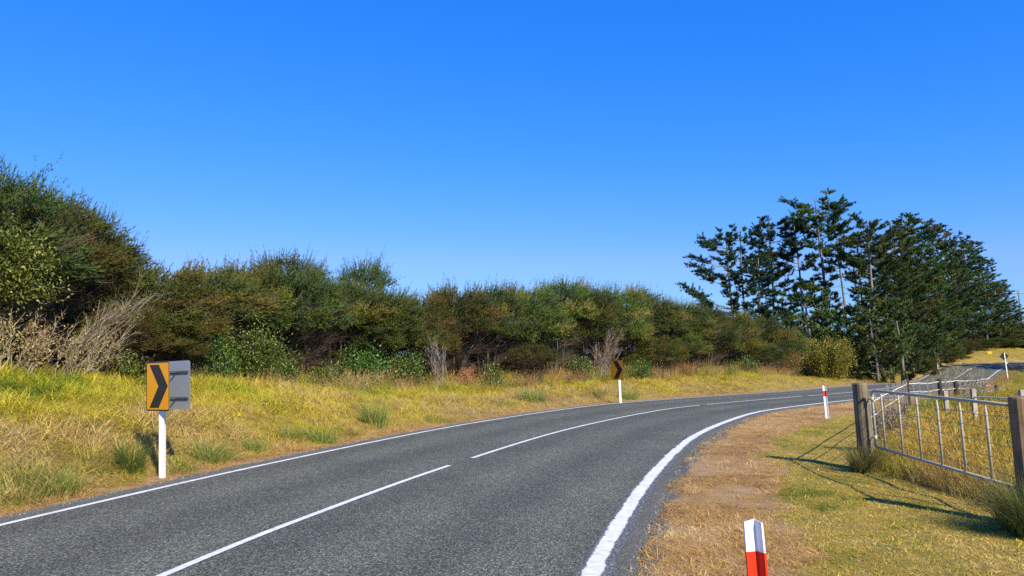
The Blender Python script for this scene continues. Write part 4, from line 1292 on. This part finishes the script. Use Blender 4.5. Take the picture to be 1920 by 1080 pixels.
# dense mass
GM = 'dense pines left of the climbing road'
for (u, Y, vt, sd, R_, lab) in [
    (1690, 82, 408, 30, 3.6, 'dense pine forming the left shoulder of the dark mass'),
    (1722, 89, 398, 31, 3.6, 'dense pine at the top of the dark mass'),
    (1758, 98, 408, 32, 3.7, 'dense pine second right of the mass summit'),
    (1790, 109, 425, 33, 3.7, 'dense pine on the falling right shoulder of the mass'),
    (1822, 117, 440, 34, 3.8, 'dense wind-combed pine above the far yellow sign'),
    (1852, 121, 480, 35, 3.6, 'dense pine with ragged right edge in the middle of the slope'),
    (1876, 124, 525, 36, 3.2, 'lower dense pine near the diamond sign'),
    (1897, 126, 562, 37, 2.8, 'small dense pine lowest on the right of the mass'),
    (1668, 76, 470, 38, 2.8, 'mid height dense pine in front of the left shoulder'),
    (1710, 85, 500, 39, 3.2, 'front pine with low sweeping green boughs'),
    (1755, 93, 510, 40, 3.4, 'front pine right of the low sweeping boughs'),
    (1800, 111, 530, 41, 3.2, 'front pine above the shaded trunks by the road')]:
    lo = .16 if sd != 38 else .1
    if sd in (39, 40): lo = .12
    pine('dense_pine', u, Y, vt, crown=[(lo, R_ * 1.0), (.35, R_ * 1.05), (.7, R_ * .85), (.9, R_ * .5), (1, .5)], dens=1.15, step=.68, wind=(.4, 0), label=lab, seed=sd, dead=12, trunk_r=.15, group=GM, bare_frac=.3, rust=.02, upturn=.4, keep=.95, share='d%d' % (sd % 4), rz=rng.uniform(-.5, .5), fol=.8)
# pines right of the frame; they stand by the road and shade its crest
for (X_, Y_, hh, sd) in [(67.5, 89, 12, 60), (71.5, 91, 13, 61), (77.5, 92, 14, 62), (84, 92, 14, 63), (91, 92, 14, 64)]:
    u_ = 960 + X_ / Y_ * F
    o = pine('roadside_pine', u_, Y_, 670 - (hh - 1.85) / Y_ * F, crown=[(.1, 3.2), (.5, 3.0), (.9, 1.3), (1, .4)], label='pine right of the frame shading the road crest, number %s from the road' % ['first', 'second', 'third', 'fourth', 'fifth'][sd - 60], seed=sd, group='pines beyond the right frame edge', share='d%d' % (sd % 4), rz=sd * .9)
# far scrub behind the bend at the right edge and behind the mass
GF = 'scrub behind the far bend'
fs = [(1880, 132, 600, 8, 0, 'tallest scrub behind the diamond sign'), (1935, 130, 600, 9, 1, 'dense scrub closing the view at the right frame edge'), (1845, 130, 612, 8, 0, 'broad scrub above the brown rusty bush'), (1800, 126, 620, 7, 1, 'broad scrub behind the shaded pine trunks'), (1765, 104, 640, 5, 0, 'low dark scrub at the left side of the road crest'), (1725, 90, 655, 4, 1, 'low dark scrub behind the far marker post'), (1700, 92, 640, 5.5, 0, 'dark scrub deep behind the marker of the far road'), (1740, 98, 632, 6, 3, 'dark scrub behind the rusty roadside fern'), (1780, 108, 636, 6, 5, 'dark scrub behind the shaded pine trunks'), (1822, 118, 636, 6, 3, 'scrub above the small yellow sign'), (1862, 122, 634, 6.5, 0, 'scrub behind the diamond sign'), (1903, 124, 618, 7, 5, 'scrub at the right frame edge above the golden verge'), (1950, 124, 622, 7, 1, 'scrub just past the right frame edge'), (1600, 88, 628, 6, 3, 'dark scrub between the pine trunks behind the autumn shrub'), (1650, 88, 636, 6, 5, 'dark scrub behind the grey trunk'), (1545, 84, 622, 6, 3, 'dark scrub behind the tall pines in the middle'), (1495, 84, 610, 6, 5, 'dark scrub behind the pines near the hedge end')]
for (u, Y_, vt, w, k, lab) in fs:
    x = column(u, Y_); place_manuka(6 + k % 2, x, Y_, max(1.5, z_at(u, vt, Y_) - h1(x, Y_)), w, rng.uniform(-3, 3), lab, GF)
x = column(1752, 79)
dead_shrub('rusty_fern', column(1751, 94), 94, 2.0, .6, 16, (.36, .15, .05), 'rusty orange bush behind the far roadside marker', lean=(0, 0), fluff=1.4, seed=340, fc=(.38, .15, .04))
x = column(1855, 112)
dead_shrub('rusty_bush', x, 117, 2.6, 1.6, 16, (.30, .14, .05), 'brown rusty bush above the small yellow sign', lean=(0, 0), fluff=1.6, seed=341, fc=(.30, .14, .05))

# ------------------------------------------------------------------ near chevron sign
def rounded_rect(w, h, r, n=5):
    P = []
    for cx, cy, a0 in ((w / 2 - r, h / 2 - r, 0), (-w / 2 + r, h / 2 - r, 90), (-w / 2 + r, -h / 2 + r, 180), (w / 2 - r, -h / 2 + r, 270)):
        for k in range(n + 1):
            a = R(a0 + 90 * k / n); P.append((cx + r * math.cos(a), cy + r * math.sin(a)))
    return P

def chevron_plate(parent, w, h, z, ang, off, label_part='sign_plate', front=True):
    """plate centred at height z, facing world angle ang (radians, from +x), pushed off along that normal"""
    n = Vector((math.cos(ang), math.sin(ang), 0)); xax = Vector((0, 0, 1)).cross(n)   # right as seen from the front
    M = Matrix((xax, Vector((0, 0, 1)), n)).transposed().to_4x4()
    M.translation = n * off + Vector((0, 0, z))
    b = MB(); b.prism(rounded_rect(w, h, .04), -.0015, .0015)
    pl = link(label_part, b.mesh(label_part), MAT['alu'], parent); pl.matrix_local = M
    # face: black border sheet, amber sheet, black chevron, each a hair proud of the last
    b = MB(); b.prism(rounded_rect(w - .004, h - .004, .038), .0018, .0030); link('border', b.mesh('border'), MAT['black'], pl)
    b = MB(); b.prism(rounded_rect(w - .045, h - .045, .022), .0034, .0046); link('amber_face', b.mesh('amber_face'), MAT['orange'], pl)
    b = MB()
    hw, hh = (w - .045) / 2 * .94, (h - .045) / 2 * .93
    t = w * .40
    x0 = -hw * .80
    b.prism([(x0, hh), (x0 + t, hh), (hw, 0), (x0 + t, -hh), (x0, -hh), (hw - t, 0)], .0050, .0062)
    link('chevron', b.mesh('chevron'), MAT['black'], pl)
    return pl

def post_box(name, w, d, z0, z1, mat, parent, bv=.006):
    b = MB(); b.box((0, 0, (z0 + z1) / 2), (w, d, z1 - z0))
    o = link(name, b.mesh(name), mat, parent); bevel(o, bv)
    return o

sx, sy = -5.37, 11.70
t = thing('chevron_sign', 'near amber chevron sign with a second plate back to back on a white post', 'road sign', (sx, sy, h1(sx, sy)), 0, 'chevron signs on the outside of the bend')
post_box('post', .078, .078, -.3, 1.72, MAT['white'], t)
A1 = R(-65.5 - 60)
pl = chevron_plate(t, .66, .76, 1.40, A1, .075)
A2 = A1 + math.pi + R(4)
pl2 = chevron_plate(t, .66, .76, 1.40, A2, .25)
for zz in (.205, -.205):
    b = MB(); b.box((0, zz, -.014), (.60, .032, .02)); o = link('bracket', b.mesh('bracket'), MAT['bracket'], pl2); bevel(o, .004)
    b = MB(); b.box((0, zz, -.09), (.03, .014, .13)); o = link('bracket', b.mesh('bracket'), MAT['bracket'], pl2)
    b = MB(); b.box((0, zz, -.018), (.50, .035, .024)); o = link('bracket', b.mesh('bracket'), MAT['bracket'], pl); bevel(o, .004)

sx, sy = 4.38, 30.45
t = thing('chevron_sign', 'farther amber chevron sign on a thin white post in front of the hedge', 'road sign', (sx, sy, h1(sx, sy)), 0, 'chevron signs on the outside of the bend')
post_box('post', .09, .09, -.3, 1.72, MAT['white'], t)
pl = chevron_plate(t, .66, .80, 1.40, R(-98 - 46), .075)
b = MB(); b.box((0, .2, -.018), (.5, .035, .024)); link('bracket', b.mesh('bracket'), MAT['bracket'], pl)
b = MB(); b.box((0, -.2, -.018), (.5, .035, .024)); link('bracket', b.mesh('bracket'), MAT['bracket'], pl)

# ------------------------------------------------------------------ edge marker posts (folded plastic channel, open towards the camera)
def marker(x, y, face, label, Ht=1.0, tilt=0.0, hang=0.0):
    t = thing('marker_post', label, 'marker post', (x, y, h1(x, y)), face, 'red and white edge marker posts')
    w, th = .052, .006
    # cross-section: flat left wing, centre fold, right wing (open V facing -y), thin wall
    out = [(-w, -.006), (-.045, -.013), (.004, .017), (.044, -.015), (w, -.008)]
    inn = [(p[0] * .93, p[1] + (th if 0 < k < 4 else th * .9)) for k, p in enumerate(out)]
    prof = out + inn[::-1]
    def seg(name, z0, z1, mat, grow=0.0, cut=False):
        n = len(prof); cx = 0
        P = [((p[0]) * (1 + grow), p[1] * (1 + grow) - grow * .02) for p in prof]
        V = [(p[0], p[1], z0) for p in P]
        if cut:
            V += [(p[0] * .97, p[1], z1 - .016 * max(0, (abs(p[0]) - .030)) / .022) for p in P]
        else: V += [(p[0], p[1], z1) for p in P]
        Fc = [tuple(range(n - 1, -1, -1)), tuple(range(n, 2 * n))] + [(i, (i + 1) % n, n + (i + 1) % n, n + i) for i in range(n)]
        b = MB(); b.add(V, Fc)
        return link(name, b.mesh(name), mat, t)
    # the folded top closes over: small cap fills the V
    seg('lower_shaft', -.2, Ht - .335, MAT['plastic'])
    seg('red_band', Ht - .335, Ht - .165, MAT['red'], .03)
    seg('white_top', Ht - .165, Ht, MAT['plastic'], .0, True)
    t.rotation_euler = (hang, tilt, face)
    return t
marker(1.325, 4.02, R(-27), 'near red and white marker post cut off by the bottom edge of the photo', 1.0, R(-1.0))
marker(9.55, 22.9, R(-20), 'red banded marker post on the verge beyond the near one', 1.0, R(-1.2))

# ------------------------------------------------------------------ gate
def round_post(name, x, y, r, top, mat, label, tiltx=0, group=None, n=18, chamfer=.02):
    z = h1(x, y)
    H_ = top - z
    b = MB()
    g = np.random.default_rng(int(x * 100))
    rr = [r * 1.03, r * 1.02, r, r * .99, r * .985, r * .90]
    zz = [-.4, .2, .6, H_ * .9, H_ - chamfer, H_]
    V = []; Fc = []
    ph = g.uniform(0, 6, 4)
    for k in range(6):
        for i in range(n):
            a = 2 * math.pi * i / n
            q = rr[k] * (1 + .022 * math.sin(3 * a + ph[0]) + .016 * math.sin(5 * a + ph[1]))
            V.append((q * math.cos(a), q * math.sin(a), zz[k]))
    for k in range(5):
        for i in range(n):
            j = (i + 1) % n; Fc.append((k * n + i, k * n + j, (k + 1) * n + j, (k + 1) * n + i))
    Fc.append(tuple(5 * n + i for i in range(n)))
    b.add(V, Fc)
    me = b.mesh(name)
    o = link(name, me, mat, loc=(x, y, z)); o.rotation_euler = (0, tiltx, 0)
    return tag(o, label, 'post', group)
zA = z_at(1613, 718, 12.6); zB = z_at(1907, 744, 8.4)
round_post('gate_post', GATE_A[0], GATE_A[1], .118, zA, MAT['timber'], 'thick weathered round post carrying the far end of the gate', group='timber gate posts')
round_post('gate_post', GATE_B[0] + .04, GATE_B[1], .125, zB, MAT['timber_brown'], 'thick brown round post at the right frame edge closing the gate', group='timber gate posts')

ga = Vector((5.96, 12.38, 0)); gb = Vector((5.71, 8.52, 0))
gz = h1(float((ga.x + gb.x) / 2), float((ga.y + gb.y) / 2))
t = thing('farm_gate', 'galvanised steel farm gate with upright bars and wires between two timber posts', 'gate', (ga.x, ga.y, 0))
glen = (gb - ga).length; gd = (gb - ga).normalized()
def gp(f, z):                      # point along the gate, world minus gate origin
    p = ga + (gb - ga) * f
    return Vector((p.x - ga.x, p.y - ga.y, z))
ztl = z_at(1633, 732, 12.38); ztr = z_at(1888, 759, 8.62); zbl = z_at(1640, 838, 12.38); zbr = z_at(1880, 915, 8.62)
zt = lambda f: ztl + (ztr - ztl) * f
zb_ = lambda f: zbl + (zbr - zbl) * f
b = MB()
c0 = .025
arc = [gp(0, zt(0) - .14), gp(.003, zt(0) - .06), gp(.012, zt(0) - .015), gp(.03, zt(.03))]
b.tube([gp(0, zb_(0))] + arc + [gp(f, zt(f)) for f in (.2, .5, .8, 1.0)], .021, 10)
link('top_rail', b.mesh('top_rail', True), MAT['galv'], t)
b = MB(); b.tube([gp(0, zb_(0)), gp(.5, zb_(.5)), gp(1.0, zb_(1.0))], .021, 10); link('bottom_rail', b.mesh('bottom_rail', True), MAT['galv'], t)
b = MB(); b.tube([gp(1.0, zb_(1.0)), gp(1.0, zt(1.0) - .02)], .018, 8); link('end_stile', b.mesh('end_stile', True), MAT['galv'], t)
def f_of_u(u):
    r = (u - 960) / F
    A = np.array([ga.x, ga.y]); D = np.array([gb.x - ga.x, gb.y - ga.y])
    return (A[0] - r * A[1]) / (r * D[1] - D[0])
for ut in (1656.5, 1688.5, 1722.5, 1760.5, 1803, 1851):
    f = f_of_u(ut + (680 - 745) * .0 - 5.5)
    b = MB()
    z1, z0 = zt(f) - .022, zb_(f) + .018
    b.tube([gp(f, z0), gp(f, z1 - .11), gp(f, z1)], [.017, .017, .007], 8)
    link('bar', b.mesh('bar', True), MAT['galv'], t)
for k, fr in enumerate((.14, .32, .50, .68, .85)):
    b = MB(); pts = []
    for i, f in enumerate(np.linspace(0.0, 1.0, 15)):
        pts.append(gp(f, zb_(f) + (zt(f) - zb_(f)) * fr + .010 * math.sin(i * 1.7 + k) - .012))
    b.tube(pts, .0036, 5); link('wire', b.mesh('wire'), MAT['wire'], t)
for zz in (.16, .84):
    b = MB(); zc = zb_(0) + (zt(0) - zb_(0)) * zz
    b.tube([gp(0, zc), gp(-.02, zc), gp(-.05, zc)], .012, 6); b.tube([gp(0, zc - .04), gp(0, zc + .04)], .028, 8)
    link('hinge', b.mesh('hinge', True), MAT['galv'], t)

# ------------------------------------------------------------------ fence along the road, beyond the gate
def fence_pt(k, f):
    a, b_ = FENCE[k], FENCE[k + 1]
    return a[0] + (b_[0] - a[0]) * f, a[1] + (b_[1] - a[1]) * f
t = thing('roadside_fence', 'post and batten wire fence with white top tape running on from the gate', 'fence', (FENCE[0][0], FENCE[0][1], 0))
ofs = Vector((FENCE[0][0], FENCE[0][1], 0))
for (x, y, vt, u) in [(12.05, 22.9, 710, 1700), (13.95, 24.5, 711, 1757), (15.0, 25.4, 714, 1795), (19.0, 29.5, 722, 1861)]:
    zt_ = z_at(u, vt, y); z0 = h1(x, y)
    b = MB(); b.tube([(x - ofs.x, y - ofs.y, z0 - .3), (x - ofs.x, y - ofs.y, zt_ - .02), (x - ofs.x, y - ofs.y, zt_)], [.068, .062, .052], 12)
    link('post', b.mesh('post', False), MAT['timber_dark'], t)
bat = None
def batten(x, y, top):
    global bat
    z0 = h1(x, y)
    hh = top
    if bat is None:
        b = MB(); b.box((0, 0, .5), (.042, .03, 1.0)); bat = b.mesh('batten'); bat.materials.append(MAT['timber_grey'])
    o = bpy.data.objects.new('batten', bat); col.objects.link(o); o.parent = t
    o.location = (x - ofs.x, y - ofs.y, z0 + .03); o.scale = (1, 1, hh); o.rotation_euler = (R(rng.normal(0, 1.5)), R(rng.normal(0, 1.2)), R(-35))
for f in (.09, .20, .33, .45, .57, .68, .78, .87, .94):
    x, y = fence_pt(0, f); batten(x, y, 1.16 + rng.uniform(-.03, .03))
for f in (.2, .4, .6, .8): x, y = fence_pt(1, f); batten(x, y, 1.12 + rng.uniform(-.04, .04))
for f in (.3, .65): x, y = fence_pt(2, f); batten(x, y, 1.08 + rng.uniform(-.04, .04))
for f in (.1, .2, .3, .42, .55, .7, .85): x, y = fence_pt(3, f); batten(x, y, 1.0 + rng.uniform(-.04, .04))
def line_along(name, hfun, rad, mat, k0=0, k1=4, n=6, sag=.02):
    b = MB(); pts = []
    for k in range(k0, k1):
        for f in np.linspace(0, 1, n, endpoint=False):
            x, y = fence_pt(k, f)
            pts.append((x - ofs.x, y - ofs.y, h1(x, y) + hfun - sag * math.sin(f * math.pi)))
    b.tube(pts, rad, 5); link(name, b.mesh(name), mat, t)
line_along('white_tape', 1.05, .014, MAT['rail'])
line_along('white_tape', .80, .009, MAT['rail'])
for hh in (.55, .35, .15): line_along('wire', hh, .004, MAT['wire'])

# inner fence with pale square posts
t2 = thing('inner_fence', 'pale square post fence with one cream rail crossing the paddock', 'fence', (9.6, 15.7, 0))
pp = [(1820.5, 15.7, 729), (1911, 14.6, 731), (1980, 13.2, 735), (1768, 17.6, 733)]
XY = []
for (u, y, vt) in pp:
    x = column(u, y) ; zt_ = z_at(u, vt, y); z0 = h1(x, y); XY.append((x, y, zt_))
    b = MB(); b.box((x - 9.6, y - 15.7, (z0 - .3 + zt_) / 2), (.092, .075, zt_ - z0 + .3)); o = link('post', b.mesh('post'), MAT['timber_grey'], t2); bevel(o, .008)
order = [3, 0, 1, 2]
b = MB(); b.tube([(XY[k][0] - 9.6, XY[k][1] - 15.7 - .05, XY[k][2] - .17) for k in order], .017, 8); link('rail', b.mesh('rail', True), MAT['rail'], t2)
for dz in (.45, .7, .95):
    b = MB(); b.tube([(XY[k][0] - 9.6, XY[k][1] - 15.7 - .05, XY[k][2] - dz) for k in order], .004, 5); link('wire', b.mesh('wire'), MAT['wire'], t2)

# ------------------------------------------------------------------ far things
def small_post(name, u, v, vt, Y, w, label, cat, group=None):
    x = column(u, Y); z0 = h1(x, Y); zt_ = z_at(u, vt, Y)
    t = thing(name, label, cat, (x, Y, z0), 0, group)
    post_box('post', w, w, -.3, zt_ - z0, MAT['white'], t, .004)
    return t, zt_ - z0
t, hh = small_post('diamond_sign', 1882, 706, 661, 84, .10, 'diamond shaped warning sign seen from behind on a leaning white post by the far road', 'road sign')
b = MB(); q = .52
b.prism([(0, q), (-q, 0), (0, -q), (q, 0)], -.002, .002)
pl = link('sign_plate', b.mesh('sign_plate'), MAT['black'], t); pl.rotation_euler = (R(90), 0, 0); pl.location = (0, .07, hh - .42)
b = MB(); b.prism(rounded_rect(.36, .26, .03), -.002, .002)
pl = link('speed_plate', b.mesh('speed_plate'), MAT['alu'], t); pl.rotation_euler = (R(90), 0, 0); pl.location = (.15, .07, hh - 1.15)
t.rotation_euler = (0, R(-2.5), 0)
small_post('marker_post', 1753.5, 693, 677, 92, .10, 'tiny white marker post beside the rusty bush on the far road', 'marker post', 'red and white edge marker posts')
t, hh = small_post('yellow_sign', 1852, 676, 660, 112, .09, 'small yellow sign on the bank beyond the far bend', 'road sign')
b = MB(); b.prism(rounded_rect(.75, .42, .03), -.002, .002)
pl = link('sign_plate', b.mesh('sign_plate'), MAT['yellow'], t); pl.rotation_euler = (R(90), 0, R(10)); pl.location = (0, -.08, hh - .15)
# power pole at the right edge
x = column(1918, 150); z0 = h1(x, 150)
t = thing('power_pole', 'power pole with a crossarm poking above the trees at the right frame edge', 'pole', (x, 150, z0))
zt_ = z_at(1917, 543, 150) - z0
b = MB(); b.tube([(0, 0, -.5), (0, 0, zt_)], [.16, .11], 10); link('pole', b.mesh('pole', True), MAT['timber'], t)
b = MB(); b.box((-.1, .12, zt_ - .8), (2.6, .12, .14)); link('crossarm', b.mesh('crossarm'), MAT['timber'], t)
for dx in (-1.2, -.6, .6, 1.1):
    b = MB(); b.tube([(dx, .12, zt_ - .73), (dx, .12, zt_ - .5)], [.05, .04], 8); link('insulator', b.mesh('insulator', True), MAT['plastic'], t)
# small white house glimpsed through the trunks
x = column(1652, 96); z0 = h1(x, 96); zt_ = z_at(1652, 643, 96) - z0
t = thing('white_house', 'small white house glimpsed between the pine trunks', 'house', (x, 96, z0), R(12))
b = MB(); b.box((0, 0, zt_ / 2 - .2), (3.2, 3.0, zt_ + .4)); link('wall', b.mesh('wall'), MAT['wall'], t)
b = MB(); b.add([(-1.8, -1.8, zt_ - .05), (1.8, -1.8, zt_ - .05), (1.8, 1.8, zt_ - .05), (-1.8, 1.8, zt_ - .05), (-1.8, 0, zt_ + .8), (1.8, 0, zt_ + .8)], [(0, 1, 5, 4), (2, 3, 4, 5), (0, 4, 3), (1, 2, 5), (0, 3, 2, 1)]); link('roof', b.mesh('roof'), MAT['roofm'], t)
b = MB(); b.box((.5, -1.52, 1.3), (.9, .06, 1.0)); link('window', b.mesh('window'), MAT['black'], t)
